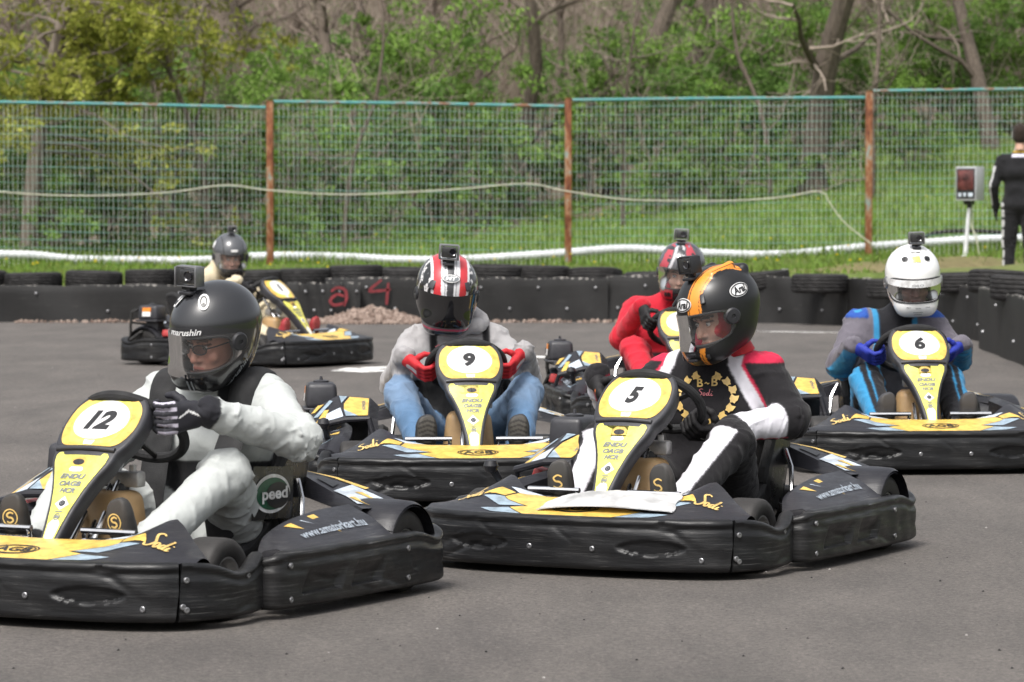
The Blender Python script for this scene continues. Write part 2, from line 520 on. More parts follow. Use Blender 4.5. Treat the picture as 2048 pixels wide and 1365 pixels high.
def surfnets(v, lo, h):
    s = v < 0
    n = np.array(v.shape)
    c = np.zeros(n - 1, np.int8)
    for i in (0, 1):
        for j in (0, 1):
            for k in (0, 1): c += s[i:n[0] - 1 + i, j:n[1] - 1 + j, k:n[2] - 1 + k]
    act = (c > 0) & (c < 8)
    idx = np.full(act.shape, -1, np.int32); ijk = np.argwhere(act); idx[act] = np.arange(len(ijk))
    acc = np.zeros((len(ijk), 3)); cnt = np.zeros(len(ijk))
    for ax in range(3):
        o = [a for a in range(3) if a != ax]
        for p in (0, 1):
            for q in (0, 1):
                A = np.zeros(3, int); A[o[0]] = p; A[o[1]] = q; B = A.copy(); B[ax] = 1
                a = ijk + A; b = ijk + B
                va = v[a[:, 0], a[:, 1], a[:, 2]]; vb = v[b[:, 0], b[:, 1], b[:, 2]]
                m = (va < 0) != (vb < 0)
                t = np.where(m, va / np.where(m, va - vb, 1), 0)
                pt = np.tile(A.astype(float), (len(ijk), 1)); pt[:, ax] = t
                acc[m] += pt[m]; cnt[m] += 1
    V = lo + h * (ijk + acc / cnt[:, None])
    Q = []
    for ax in range(3):
        o1, o2 = [(1, 2), (2, 0), (0, 1)][ax]
        sl0 = [slice(1, None)] * 3; sl1 = [slice(1, None)] * 3
        sl0[ax] = slice(0, n[ax] - 1); sl1[ax] = slice(1, n[ax])
        d = s[tuple(sl0)].astype(np.int8) - s[tuple(sl1)].astype(np.int8)
        e = np.argwhere(d != 0); sg = d[d != 0]
        for k in range(3):
            if k != ax: e[:, k] += 1
        ok = (e[:, o1] < n[o1] - 1) & (e[:, o2] < n[o2] - 1); e = e[ok]; sg = sg[ok]
        def cell(da, db):
            q = e.copy(); q[:, o1] -= da; q[:, o2] -= db
            return idx[q[:, 0], q[:, 1], q[:, 2]]
        q = np.stack([cell(1, 1), cell(0, 1), cell(0, 0), cell(1, 0)], 1)
        q[sg < 0] = q[sg < 0][:, ::-1]
        Q.append(q[(q >= 0).all(1)])
    return V, np.vstack(Q)
def smooth_mesh(V, Q, it=1, w=.5):
    e = np.vstack([Q[:, [0, 1]], Q[:, [1, 2]], Q[:, [2, 3]], Q[:, [3, 0]]])
    for _ in range(it):
        s = np.zeros_like(V); c = np.zeros(len(V))
        for a, b in ((0, 1), (1, 0)):
            for k in range(3): s[:, k] += np.bincount(e[:, a], V[e[:, b], k], len(V))
            c += np.bincount(e[:, a], minlength=len(V))
        V = V * (1 - w) + w * s / np.maximum(c, 1)[:, None]
    return V
def vnormals(V, Q):
    n = np.cross(V[Q[:, 2]] - V[Q[:, 0]], V[Q[:, 3]] - V[Q[:, 1]])
    N = np.zeros_like(V)
    for k in range(4):
        for a in range(3): N[:, a] += np.bincount(Q[:, k], n[:, a], len(V))
    return N / (np.linalg.norm(N, axis=1)[:, None] + 1e-12)
def fold_noise(P, seed, lam=.09, n=5):
    r = np.random.RandomState(seed); out = np.zeros(len(P))
    for i in range(n):
        k = r.normal(size=3); k *= 2 * np.pi / (lam * r.uniform(.7, 1.8)) / np.linalg.norm(k) / 2
        k2 = r.normal(size=3) * 9
        out += (1 - 2 * np.abs(np.sin(P @ k + 1.4 * np.sin(P @ k2 + r.uniform(0, 6)) + r.uniform(0, 6)))) * r.uniform(.5, 1)
    return out / n
def unit(v):
    v = np.asarray(v, float); return v / (np.linalg.norm(v) + 1e-12)
# ------------------------------------------------------------------ the place: track, bank, barrier, fence, wood
RNG = np.random.RandomState(7)
def sstep(a, b, x):
    t = np.clip((x - a) / (b - a), 0, 1); return t * t * (3 - 2 * t)
_BX, _BY = [-200, 2.0, 3.3, 3.75, 4.25, 4.75, 5.0, 200], [39.45, 39.35, 38.5, 37.4, 35.3, 33.6, -30, -30]
def terr(x, y):
    x = np.asarray(x, float); y = np.asarray(y, float)
    d = y - np.interp(x, _BX, _BY)
    base = .44 + .20 * sstep(1.0, 7.0, x)
    rise = np.interp(x, [-200, -9, -6, -1, 1.5, 8, 200], [.2, .2, .22, .45, .75, 1.25, 1.6])
    s = np.clip((y - 46.5) / 13.5, 0, 1)
    far = np.clip(y - 60, 0, 110) * .105
    n = .03 * np.sin(x * 2.1 + y * .7) + .025 * np.sin(x * .9 - y * 1.7) + .02 * np.sin(x * 4.3 + 1) * np.sin(y * 3.1)
    h = (base + rise * s ** 1.2 + far + n * sstep(.8, 2, d)) * sstep(.30, 1.0, d)
    h = h - .32 * np.exp(-(((x - 5.7) / .9) ** 2 + ((y - 40.3) / 1.0) ** 2))
    return h - .03 * (1 - sstep(.25, .6, d))

# asphalt
def asphalt():
    m, t, bs = base_mat("asphalt", .82, 0, .35)
    f1 = noise(t, .55, 6, .6); f2 = noise(t, 85, 5, .9); f3 = noise(t, 2.2, 6, .7, stretch=(1.2, .35, 1)); f4 = noise(t, 34, 4, .75)
    c = ramp(t, f1, [(.3, (.098, .090, .0855)), (.7, (.124, .114, .108))])
    c = mixc(t, 1.0, c, ramp(t, f3, [(.30, (.70, .70, .70)), (.72, (1.12, 1.10, 1.08))]), 'MULTIPLY')
    c = mixc(t, 1.0, c, ramp(t, f2, [(.34, (.42, .42, .43)), (.5, (1, 1, 1)), (.66, (1.7, 1.68, 1.62))]), 'MULTIPLY')
    c = mixc(t, 1.0, c, ramp(t, f4, [(.35, (.70, .70, .70)), (.65, (1.2, 1.19, 1.17))]), 'MULTIPLY')
    t.con(c, bs.inputs["Base Color"])
    b = t.new("ShaderNodeBump"); b.inputs["Strength"].default_value = .55; b.inputs["Distance"].default_value = .005
    t.con(f2, b.inputs["Height"]); t.con(b.outputs[0], bs.inputs["Normal"])
    return m
MT['asphalt'] = asphalt()
mb = MB(); gx = np.linspace(-60, 60, 61); gy = np.r_[np.linspace(-60, 6, 20), np.linspace(7, 40.2, 80)]
G = np.stack(np.meshgrid(gx, gy, indexing='ij') + [np.zeros((61, 100))], -1)
mb.sheet(G)
tag(mb.obj("track", MT['asphalt']), kind='structure')
# worn white paint and dark rubber lines laid on the asphalt
def patch_mat(name, col, thr, sc, stretch):
    m = bpy.data.materials.new(name); m.use_nodes = True; t = NT(m); bs = t.n["Principled BSDF"]; bs.inputs["Base Color"].default_value = (*col, 1); bs.inputs["Roughness"].default_value = .8
    t.con(ramp(t, noise(t, sc, 6, .7, stretch=stretch), [(thr, (0, 0, 0)), (thr + .08, (1, 1, 1))]), bs.inputs["Alpha"])
    return m
MT['paint'] = patch_mat("worn_white_paint", (.62, .61, .59), .40, 5, (1, .5, 1))
def blob(name, cx, cy, pts, mat, z=.004):
    mb = MB(); V, F = fill2d([(cx + x, cy + y) for x, y in pts]); mb.add(np.c_[V, np.full(len(V), z)], F); o = mb.obj(name, MT[mat]); tag(o, kind='structure'); return o
blob("painted_marking", -1.06, 28.2, [(-.30, -.2), (-.05, -.45), (.25, -.2), (.35, .35), (.1, .55), (-.2, .3)], 'paint')
blob("painted_marking", .12, 30.4, [(-.12, -.2), (.14, -.15), (.16, .2), (-.1, .3)], 'paint')
blob("painted_marking", 2.75, 36.0, [(-.6, .25), (.9, -.35), (.9, -.18), (-.6, .42)], 'paint')

def crumbs():
    r = np.random.RandomState(12); n = 260; y = 9.5 + 20 * r.uniform(0, 1, n) ** 1.3; x = r.uniform(-.16, .16, n) * y; s = r.uniform(.002, .007, n); V = []; a = r.uniform(0, 6.28, n)
    for k in range(4): V.append(np.stack([x + s * np.cos(a + k * 2.09) * (k < 3), y + s * np.sin(a + k * 2.09) * (k < 3), np.where(k < 3, .0005, s * .8)], 1))
    V = np.stack(V, 1); i0 = (np.arange(n) * 4)[:, None]; F = np.vstack([i0 + np.array([[0, 1, 3]]), i0 + np.array([[1, 2, 3]]), i0 + np.array([[2, 0, 3]])])
    c = np.where(r.uniform(0, 1, (n, 1)) < .25, np.array([[.40, .38, .36]]), np.array([[.02, .02, .02]])); MT['crumb'] = vcol("track_crumbs", .9, 0)
    tag(link("rubber_crumbs", mesh_np("rubber_crumbs", V.reshape(-1, 3), F, [MT['crumb']], None, False, None, np.repeat(c, 4, 0))), kind='stuff')
crumbs()

# bank and forest floor
xs = np.r_[np.linspace(-300, -11, 14), np.arange(-10, 10.01, .16), np.linspace(11, 300, 14)]
ys = np.r_[np.linspace(-60, 27, 12), np.arange(28, 40.9, .25), np.arange(41, 63, .2), np.linspace(64, 110, 24), np.linspace(115, 600, 14)]
X, Y = np.meshgrid(xs, ys, indexing='ij'); Z = terr(X, Y)
gc = np.zeros(X.shape + (3,)); gc[:] = (.11, .165, .038)
wood = sstep(0, 2.5, Y - np.interp(X, [-10, -5, -2, 1, 4, 8, 10], [50, 50.5, 52, 56, 60, 63, 64]))[..., None]
gc = gc * (1 - wood) + np.array((.13, .105, .075)) * wood
sand = (np.exp(-(((X - 3.6) / 1.1) ** 2 + ((Y - 41.0) / 1.1) ** 2)) + np.exp(-(((X - 5.2) / 1.0) ** 2 + ((Y - 40.5) / 2.5) ** 2)))[..., None].clip(0, 1)
sand = sand * .75; gc = gc * (1 - sand) + np.array((.27, .20, .125)) * sand
dry = (.5 + .5 * np.sin(X * 1.3 + 2 * np.sin(Y * .8)))[..., None] * .35 * (Y < 48)[..., None]
gc = gc * (1 - dry) + np.array((.12, .115, .040)) * dry
mb = MB(); mb.sheet(np.stack([X, Y, Z], -1))
MT['ground'] = vcol("grass_and_soil", .95, .6, 14, spec=.15, var=.45, vscale=9)
tag(link("terrain", mesh_np("terrain", np.concatenate(mb.V), mb.F, [MT['ground']], None, True, None, gc.reshape(-1, 3))), kind='structure')

def leaf_mat(name, trans=.35):
    m = bpy.data.materials.new(name); m.use_nodes = True; t = NT(m); t.n.clear()
    o = t.new("ShaderNodeOutputMaterial"); a = t.new("ShaderNodeVertexColor", layer_name="Col"); oi = t.new("ShaderNodeObjectInfo")
    hs = t.new("ShaderNodeHueSaturation"); mr = t.new("ShaderNodeMapRange"); mr.inputs["To Min"].default_value = .75; mr.inputs["To Max"].default_value = 1.2
    t.con(oi.outputs["Random"], mr.inputs["Value"]); t.con(mr.outputs[0], hs.inputs["Value"])
    t.con(a.outputs[0], hs.inputs["Color"])
    d = t.new("ShaderNodeBsdfDiffuse"); tl = t.new("ShaderNodeBsdfTranslucent"); mx = t.new("ShaderNodeMixShader"); mx.inputs[0].default_value = trans
    t.con(hs.outputs[0], d.inputs[0]); t.con(hs.outputs[0], tl.inputs[0]); t.con(d.outputs[0], mx.inputs[1]); t.con(tl.outputs[0], mx.inputs[2]); t.con(mx.outputs[0], o.inputs[0])
    return m
MT['leaf'] = leaf_mat("leaf_green"); MT['blade'] = leaf_mat("grass_blade", .25)
def bark_mat(name, a, b):
    m, t, bs = base_mat(name, .9, 0, .2)
    f = noise(t, 9, 6, .7, stretch=(3, 3, .5)); oi = t.new("ShaderNodeObjectInfo")
    c = ramp(t, f, [(.3, a), (.7, b)]); hs = t.new("ShaderNodeHueSaturation"); mr = t.new("ShaderNodeMapRange"); mr.inputs["To Min"].default_value = .7; mr.inputs["To Max"].default_value = 1.3
    t.con(oi.outputs["Random"], mr.inputs["Value"]); t.con(mr.outputs[0], hs.inputs["Value"]); t.con(c, hs.inputs["Color"]); t.con(hs.outputs[0], bs.inputs["Base Color"])
    bump(t, bs, f, .8, .03); return m
MT['bark'] = bark_mat("brown_bark", (.070, .056, .045), (.185, .150, .122))
MT['twig'] = bark_mat("grey_brown_twig", (.18, .145, .118), (.30, .25, .21))

# grass on the bank
def grass():
    n = 60000
    x = RNG.uniform(-8.6, 9.2, n); y = 40.0 + 22 * RNG.uniform(0, 1, n) ** 1.5
    d = y - np.interp(x, _BX, _BY)
    lim = np.interp(x, [-10, -5, -2, 1, 4, 8, 10], [50.5, 51, 53, 57, 61, 63, 64])
    sandy = np.exp(-(((x - 3.6) / 1.1) ** 2 + ((y - 41.0) / 1.0) ** 2)) + np.exp(-(((x - 5.2) / 1.0) ** 2 + ((y - 40.5) / 2.5) ** 2))
    k = (d > .75) & (y < lim) & (RNG.uniform(0, 1, n) > sandy * .95)
    patch = np.sin(x * 1.7 + 1.3 * np.sin(y * 1.1)) * np.sin(y * 1.3 + x)
    x, y, patch = x[k], y[k], patch[k]; n = len(x); z = terr(x, y)
    h = RNG.uniform(.06, .17, n) * (1 + .35 * patch) * np.where(y < 45.5, .5, 1.0); a = RNG.uniform(0, 6.28, n); w = RNG.uniform(.008, .018, n)
    dx, dy = np.cos(a), np.sin(a); lx, ly = RNG.normal(0, .5, n) * h, RNG.normal(0, .5, n) * h
    V = np.stack([np.stack([x - dx * w, y - dy * w, z - .01], 1), np.stack([x + dx * w, y + dy * w, z - .01], 1), np.stack([x + lx, y + ly, z + h], 1)], 1)
    g = RNG.uniform(0, 1, (n, 1)); dr = np.clip(RNG.uniform(-.5, .9, (n, 1)) + .25 * patch[:, None] - .25 * (y[:, None] > 46), 0, 1)
    c = np.array([.100, .185, .034]) * (1 - g) + np.array([.175, .275, .058]) * g; c = c * (1 - dr * .6) + np.array([.17, .16, .055]) * dr * .6
    c = np.repeat(c[:, None], 3, 1)
    fl = RNG.uniform(0, 1, n) < .0022; V[fl, 2, 2] = z[fl] + .16; V[fl, 0] = V[fl, 2] + (-.018, 0, -.02); V[fl, 1] = V[fl, 2] + (.018, 0, -.022); c[fl] = (.62, .48, .02)
    me = mesh_np("grass", V.reshape(-1, 3), np.arange(3 * n).reshape(-1, 3), [MT['blade']], None, False, None, c.reshape(-1, 3))
    tag(link("grass", me), kind='stuff')
grass()

# ---- tyre barrier
def belt_mat():
    m, t, bs = base_mat("conveyor_belt_rubber", .55, 0, .4)
    f1 = noise(t, 1.6, 6, .65); f2 = noise(t, 20, 5, .75, stretch=(.25, .25, 2)); f3 = noise(t, 26, 4, .6)
    c = ramp(t, f1, [(.35, (.008, .0078, .0078)), (.72, (.019, .0183, .018))]); c = mixc(t, ramp(t, f2, [(.60, (0, 0, 0)), (.76, (.5, .5, .5))]), c, (.085, .08, .075))
    tc = t.new("ShaderNodeTexCoord"); sx = t.new("ShaderNodeSeparateXYZ"); t.con(tc.outputs["Generated"], sx.inputs[0])
    e = t.new("ShaderNodeMath", operation='ADD'); e.inputs[1].default_value = -.46; mu = t.new("ShaderNodeMath", operation='MULTIPLY'); mu.inputs[1].default_value = .30
    t.con(f3, mu.inputs[0]); ad = t.new("ShaderNodeMath", operation='ADD'); t.con(sx.outputs[2], ad.inputs[0]); t.con(mu.outputs[0], ad.inputs[1])
    wr = ramp(t, ad.outputs[0], [(.0, (0, 0, 0)), (.98, (0, 0, 0)), (1.0, (0, 0, 0))]) ; gt = t.new("ShaderNodeMath", operation='GREATER_THAN'); gt.inputs[1].default_value = 1.135; t.con(ad.outputs[0], gt.inputs[0])
    c = mixc(t, gt.outputs[0], c, (.30, .28, .26))
    t.con(c, bs.inputs["Base Color"]); bump(t, bs, f2, .3, .006)
    return m
MT['belt'] = belt_mat()
bar = empty("tyre_barrier", (0, 39.0, 0)); tag(bar, "long black rubber belt barrier holding the tyres along the far edge of the track", "barrier")
def belt(path, h, seed, name="rubber_belt"):
    P = spline(path, 70); T = np.gradient(P, axis=0); T /= np.linalg.norm(T, axis=1)[:, None]; N = np.stack([T[:, 1], -T[:, 0]], 1)
    s = np.linspace(0, 1, 70) * 9
    G = []
    for o, f in ((.0, 0), (.0, .25), (.0, .5), (0, .75), (0, .97), (-.004, 1), (-.018, 1), (-.022, .97), (-.022, 0)):
        w = .012 * np.sin(s * 1.9 + seed) * f + .008 * np.sin(s * 4.7 + 2 * seed + 3 * f)
        z = h * f + (.006 * np.sin(s * 3.1 + seed) + .004 * np.sin(s * 9 + seed)) * (f > .9)
        c = P + N * (o + w)[:, None]; G.append(np.c_[c[:, 0], c[:, 1] - 39.0, z * np.ones(70)])
    mb = MB(); G = np.stack(G, 1); mb.sheet(G, closed_v=True); mb.add(G[0], [list(range(9))]); mb.add(G[-1], [list(range(9))[::-1]])
    b = mb.obj(name, MT['belt'], bar, sharp=50)
    bl = MB()
    for k in range(3, 68, 7):
        f = .78 if (k // 7) % 2 else .30
        q = G[k, 3] * f / .75 if False else np.r_[G[k, 2, :2], h * f]; n = Vector((N[k, 0], N[k, 1], 0))
        M = Matrix.Translation(q) @ n.to_track_quat('Z', 'Y').to_matrix().to_4x4()
        bl.lathe([(.016, 0), (.014, .016), (.006, .020), (0, .020)], M, 8)
    bl.obj("bolts", MT['steel'], b)['kind'] = 'stuff'
    # the packed tyres behind the belt, seen only as a dark body under the top row
    Q = P - N * .05; R = P - N * .60; mbc = MB()
    G = np.stack([np.c_[Q[:, 0], Q[:, 1] - 39, np.zeros(70)], np.c_[Q[:, 0], Q[:, 1] - 39, np.full(70, h - .06)], np.c_[R[:, 0], R[:, 1] - 39, np.full(70, h - .06)], np.c_[R[:, 0], R[:, 1] - 39, np.zeros(70)]], 1)
    mbc.sheet(G, closed_v=True); mbc.obj("packing", MT['rubber'], bar, sharp=40)
    return b
belt([(-9, 39.0), (-6, 39.02), (-3.6, 39.1), (-1.66, 39.08)], .385, 1)
b2 = belt([(-2.45, 39.02), (-2.1, 39.015), (-1.58, 39.03)], .41, 2.2)
b3 = belt([(-1.95, 39.18), (-.9, 39.16), (.4, 39.1), (1.0, 39.05)], .46, 3)
belt([(.98, 39.10), (2.0, 38.95), (2.9, 38.55), (3.4, 37.9)], .485, 4.4)
belt([(3.38, 37.96), (3.85, 36.4), (4.15, 34.6), (4.27, 33.2)], .49, 5)
belt([(4.02, 32.3), (3.98, 30.5), (3.93, 28.0), (3.9, 25), (4.0, 21.5)], .53, 6)
MT['spray'] = simple("red_spray_paint", (.17, .016, .022), .7, var=.4, scale=25)
def spray(par, y, strokes, x0, z0, w):
    mb = MB()
    for s in strokes:
        V, F = stroke2d([(x0 + a, z0 + b) for a, b in s], w); mb.add(np.c_[V[:, 0], np.full(len(V), y - 39.0), V[:, 1]], F)
    mb.obj("sprayed_mark", MT['spray'], par)
spray(b2, 38.985, [[(-.08, .05), (-.02, .09), (.06, .07), (.08, -.02), (.05, -.10)], [(.06, .0), (-.02, .02), (-.09, -.04), (-.05, -.09), (.06, -.07)]], -1.80, .27, .032)
spray(b3, 39.12, [[(.02, .14), (-.09, .05), (-.10, .02), (.05, .03), (.11, .04)], [(.09, .11), (.08, .0), (.07, -.12)]], -1.38, .30, .030)

def barrier_tyre_mesh(seed):
    R, h = .30, .095; mb = MB(); r = np.random.RandomState(seed)
    prof = [(.19, -h * .75), (.20, -h), (.25, -h * 1.03), (.283, -h * .9)]
    z = np.linspace(-h * .75, h * .75, 17)
    for k, zz in enumerate(z): prof.append((R - (.008 if k % 4 == 3 else 0) - .010 * (abs(zz) / h) ** 2, zz))
    prof += [(.283, h * .9), (.25, h * 1.03), (.20, h), (.19, h * .75), (.20, h * .6), (.262, h * .5), (.262, -h * .5), (.20, -h * .6), (.19, -h * .75)]
    n = 56; V = []; K = len(prof)
    for k in range(n):
        a = 2 * math.pi * k / n; q = 1 + .012 * math.sin(2 * a + seed) + .008 * math.sin(3 * a + 2 * seed)
        for i, (rr, zz) in enumerate(prof):
            blk = -.006 if (4 <= i <= 20 and (k + (i // 3)) % 4 == 0) else 0
            V.append(((rr * q + blk) * math.cos(a), (rr * q + blk) * math.sin(a), zz + h))
    F = [[k * K + i, ((k + 1) % n) * K + i, ((k + 1) % n) * K + i + 1, k * K + i + 1] for k in range(n) for i in range(K - 1)]
    mb.add(V, F); return mb.mesh("tyre", MT['rubber'], sharp=32)
TM = [barrier_tyre_mesh(k) for k in (1, 2, 3)]
TYRES = [(-45, 39.6, .335, 0, "tyre cut by the left picture edge on top of the barrier"), (67, 39.55, .335, 0, "first whole tyre from the left edge, lying flat on the barrier"),
  (187, 39.6, .345, 0, "second whole tyre from the left edge on the barrier, beside a white gap"), (302, 39.65, .355, 0, "third whole tyre from the left on the barrier, left of the closest camera"),
  (415, 39.65, .36, 0, "tyre on the barrier directly behind the helmet of the cream driver"), (520, 39.65, .345, 0, "tyre on the barrier in front of the left rusty fence post"),
  (610, 39.65, .375, 0, "tyre on the barrier just right of the left rusty fence post"), (712, 39.7, .39, 0, "tyre on the barrier above the red spray painted loop"),
  (812, 39.75, .36, 0, "sunken tyre on the barrier just left of the red striped helmet"), (905, 39.7, .38, 0, "tyre on the barrier hidden behind the red striped helmet"),
  (992, 39.6, .395, 0, "tyre on the barrier just right of the red striped helmet"), (1085, 39.65, .40, 0, "tyre on the barrier left of the middle rusty fence post"),
  (1188, 39.6, .36, .10, "tilted tyre with a pale worn end right of the middle rusty post"), (1305, 39.5, .33, 0, "low tyre on the barrier left of the red driver's helmet"),
  (1420, 39.4, .33, 0, "tyre on the barrier behind the orange striped helmet"), (1525, 39.0, .345, -.10, "tilted tyre streaked with white right of the orange striped helmet"),
  (1640, 38.0, .33, 0, "sunken tyre beside the sandy strip left of the white helmet"), (1790, 36.6, .31, 0, "tyre on the bend hidden behind the white helmet"),
  (1925, 35.0, .42, 0, "tyre on the bend just right of the white helmet"), (2002, 32.6, .46, .04, "large upper tyre of the pile at the right edge"),
  (2052, 30.4, .46, -.03, "front tyre of the pile at the right edge, in front of the large one")]
RT = np.random.RandomState(4)
for k, (px, D, z, tl, lab) in enumerate(TYRES):
    o = link("tyre", TM[k % 3], None, ((px - 1024) / 7500 * D, D, z)); o.rotation_euler = (tl * .3 + RT.normal(0, .02), tl + RT.normal(0, .02), k * 1.7); q = RT.uniform(.93, 1.05); o.scale = (q, q, RT.uniform(.9, 1.08))
    tag(o, lab, "tyre", "old tyres topping the track barrier")
# white streaks on two tyres
for k, sgn in ((12, 1), (15, 1)):
    t_ = [o for o in COL.objects if o.get('label') == TYRES[k][4]][0]
    mb = MB(); a = np.linspace(-.75, -.35, 8) if sgn else 0
    G = np.stack([np.stack([.292 * np.cos(a), .292 * np.sin(a), np.full(8, .192)], 1), np.stack([.225 * np.cos(a), .225 * np.sin(a), np.full(8, .1975)], 1)], 1)
    mb.sheet(G); mb.sheet(G - np.array((0, 0, .003)), flip=True); mb.obj("white_paint", MT['white'], t_)

# gravel heap at the foot of the barrier
def heap():
    r = np.random.RandomState(3); V = []; F = []; n0 = 0
    ico = bmesh.new(); bmesh.ops.create_icosphere(ico, subdivisions=1, radius=1); iv = np.array([v.co[:] for v in ico.verts]); fi = np.array([[v.index for v in f.verts] for f in ico.faces]); ico.free()
    C = []
    for k in range(1900):
        x = r.normal(-1.50, .30); y = 38.93 - abs(r.normal(0, .22)) ; 
        if k > 1500: x = r.uniform(-5.2, 3.0); y = 38.93 - abs(r.normal(0, .06))
        hh = .17 * math.exp(-((x + 1.45) / .40) ** 2) * max(0, 1 - (38.95 - y) / .50) if k <= 1500 else 0
        z = hh * r.uniform(.25, 1.0) + .008; s = r.uniform(.012, .030)
        q = iv * (s * r.uniform(.7, 1.3, 3)) + r.normal(0, s * .15, iv.shape) + (x, y, z); V.append(q); F.append(fi + n0); n0 += len(iv)
        g = r.uniform(0, 1); C.append(np.tile(np.array([.15, .105, .085]) * (1 - g) + np.array([.32, .25, .21]) * g, (len(iv), 1)))
    MT['stone'] = vcol("brown_stone", .85, .3, 120, spec=.25)
    tag(link("gravel", mesh_np("gravel", np.vstack(V), np.vstack(F), [MT['stone']], None, False, None, np.vstack(C))), kind='stuff')
heap()

# ---- fence
def rust_mat():
    m, t, bs = base_mat("rusty_painted_steel", .75, .1, .3)
    f = noise(t, 5, 7, .7, stretch=(2, 2, .7)); f2 = noise(t, 30, 5, .7)
    c = ramp(t, f, [(.36, (.20, .27, .25)), (.44, (.30, .16, .085)), (.52, (.20, .072, .032)), (.66, (.085, .030, .018))])
    t.con(mixc(t, 1.0, c, ramp(t, f2, [(.3, (.7, .7, .7)), (.7, (1.2, 1.2, 1.2))]), 'MULTIPLY'), bs.inputs["Base Color"]); bump(t, bs, f2, .5, .004); return m
def rail_mat():
    m, t, bs = base_mat("teal_painted_rail", .55, 0, .4)
    f = noise(t, 3.3, 6, .75, stretch=(1, 3, 3))
    t.con(ramp(t, f, [(.48, (.065, .235, .235)), (.56, (.16, .28, .27)), (.59, (.19, .075, .035)), (.8, (.14, .05, .025))]), bs.inputs["Base Color"]); return m
MT['rust'], MT['rail'] = rust_mat(), rail_mat()
MT['wire'] = simple("galvanised_wire", (.58, .61, .58), .5, .3, var=.2, scale=4, rvar=0); MT['gwire'] = simple("green_coated_wire", (.14, .295, .245), .55, 0, var=.25, scale=4, rvar=0)
FY = 45.45
fen = empty("mesh_fence", (0, FY, 0)); tag(fen, "green welded wire mesh fence with rusty posts between the track and the wood", "fence")
POSTS = [(-6.55, 2.47), (-2.93, 2.455), (.68, 2.49), (4.32, 2.575), (7.95, 2.63)]
TOPS = [(2.455, 2.385), (2.457, 2.400), (2.475, 2.505), (2.585, 2.62)]
for x, zt in POSTS:
    mb = MB(); z0 = float(terr(x, FY)) - .15; mb.box((x, 0, (zt + z0) / 2), (.085, .085, zt - z0), bevel=.012, seg=2); mb.box((x, 0, zt + .004), (.092, .092, .012), bevel=.003)
    mb.obj("post", MT['rust'], fen)
for (xa, _), (xb, _), (za, zb) in zip(POSTS[:-1], POSTS[1:], TOPS):
    xa, xb = xa + .05, xb - .05
    mb = MB(); mb.tube([(xa, -.01, za), ((xa + xb) / 2, -.01, (za + zb) / 2 + .006), (xb, -.01, zb)], .020, 10); mb.obj("top_rail", MT['rail'], fen)
    mb = MB(); n = int((xb - xa) / .0575); top = lambda x: za + (zb - za) * (x - xa) / (xb - xa)
    for k in range(1, n):
        x = xa + (xb - xa) * k / n; z0 = float(terr(x, FY)) + .03
        mb.tube([(x, 0, z0), (x + RNG.normal(0, .004), RNG.normal(0, .012), (z0 + top(x)) / 2), (x, 0, top(x))], .0024, 4, caps=False)
    mb.obj("upright_wires", MT['wire'], fen, smooth=False)['kind'] = 'stuff'
    mb = MB(); z = .10
    zz = np.arange(.70, min(za, zb) - .03, .098)
    for z in zz:
        for dy in (-.007, .007):
            mb.tube([(xa, dy, z + (za - 2.45)), (xa + 1.2, dy + RNG.normal(0, .012), z + (za * .66 + zb * .34 - 2.45) + RNG.normal(0, .004)), (xb - 1.2, dy + RNG.normal(0, .012), z + (za * .34 + zb * .66 - 2.45) + RNG.normal(0, .004)), (xb, dy, z + (zb - 2.45))], .0027, 4, caps=False)
    mb.obj("cross_wires", MT['gwire'], fen, smooth=False)['kind'] = 'stuff'
# slack pale cable along the fence
def fpt(px, py, D): s = 7500 / D; return ((px - 1024) / s, D, 1.3 - (py - 395) / s)
MT['cable'] = simple("pale_cable", (.42, .42, .33), .7, var=.2, rvar=0)
mb = MB(); mb.tube(spline([fpt(x, y, 45.2) for x, y in ((-60, 379), (0, 384), (110, 391), (225, 391), (340, 385), (450, 371), (530, 380), (620, 387), (720, 389), (900, 380), (1050, 368), (1130, 382), (1250, 399), (1370, 402), (1480, 401), (1570, 394), (1640, 383), (1660, 408), (1690, 447), (1745, 490))], 120).tolist(), .0085, 6)
tag(mb.obj("cable", MT['cable']), "slack pale cable sagging along the mesh fence", "cable")
MT['pipe'] = simple("white_corrugated_plastic", (.62, .64, .66), .55, var=.12, scale=6)
mb = MB(); L = spline([fpt(x, y, 46.4) for x, y in ((-120, 508), (0, 509), (70, 511), (150, 519), (270, 521), (400, 521), (500, 514), (580, 512), (700, 515), (800, 520), (900, 520), (1000, 515), (1130, 506), (1240, 498), (1330, 501), (1420, 507), (1520, 510), (1600, 507), (1735, 494), (1850, 486), (1960, 479), (2120, 474))], 700)
mb.tube(L.tolist(), [.056 if (k // 2) % 2 else .049 for k in range(700)], 10)
tag(mb.obj("drain_pipe", MT['pipe'], sharp=80), "long white corrugated drain pipe lying behind the mesh fence", "pipe")
mb = MB(); mb.tube(spline([fpt(x, y, 46.6) for x, y in ((1845, 476), (1870, 466), (1920, 462), (1970, 463), (2060, 470))], 40).tolist(), .026, 8); tag(mb.obj("hose", MT['rubber']), "dark hose lying in an arc above the white pipe behind the display post", "hose")

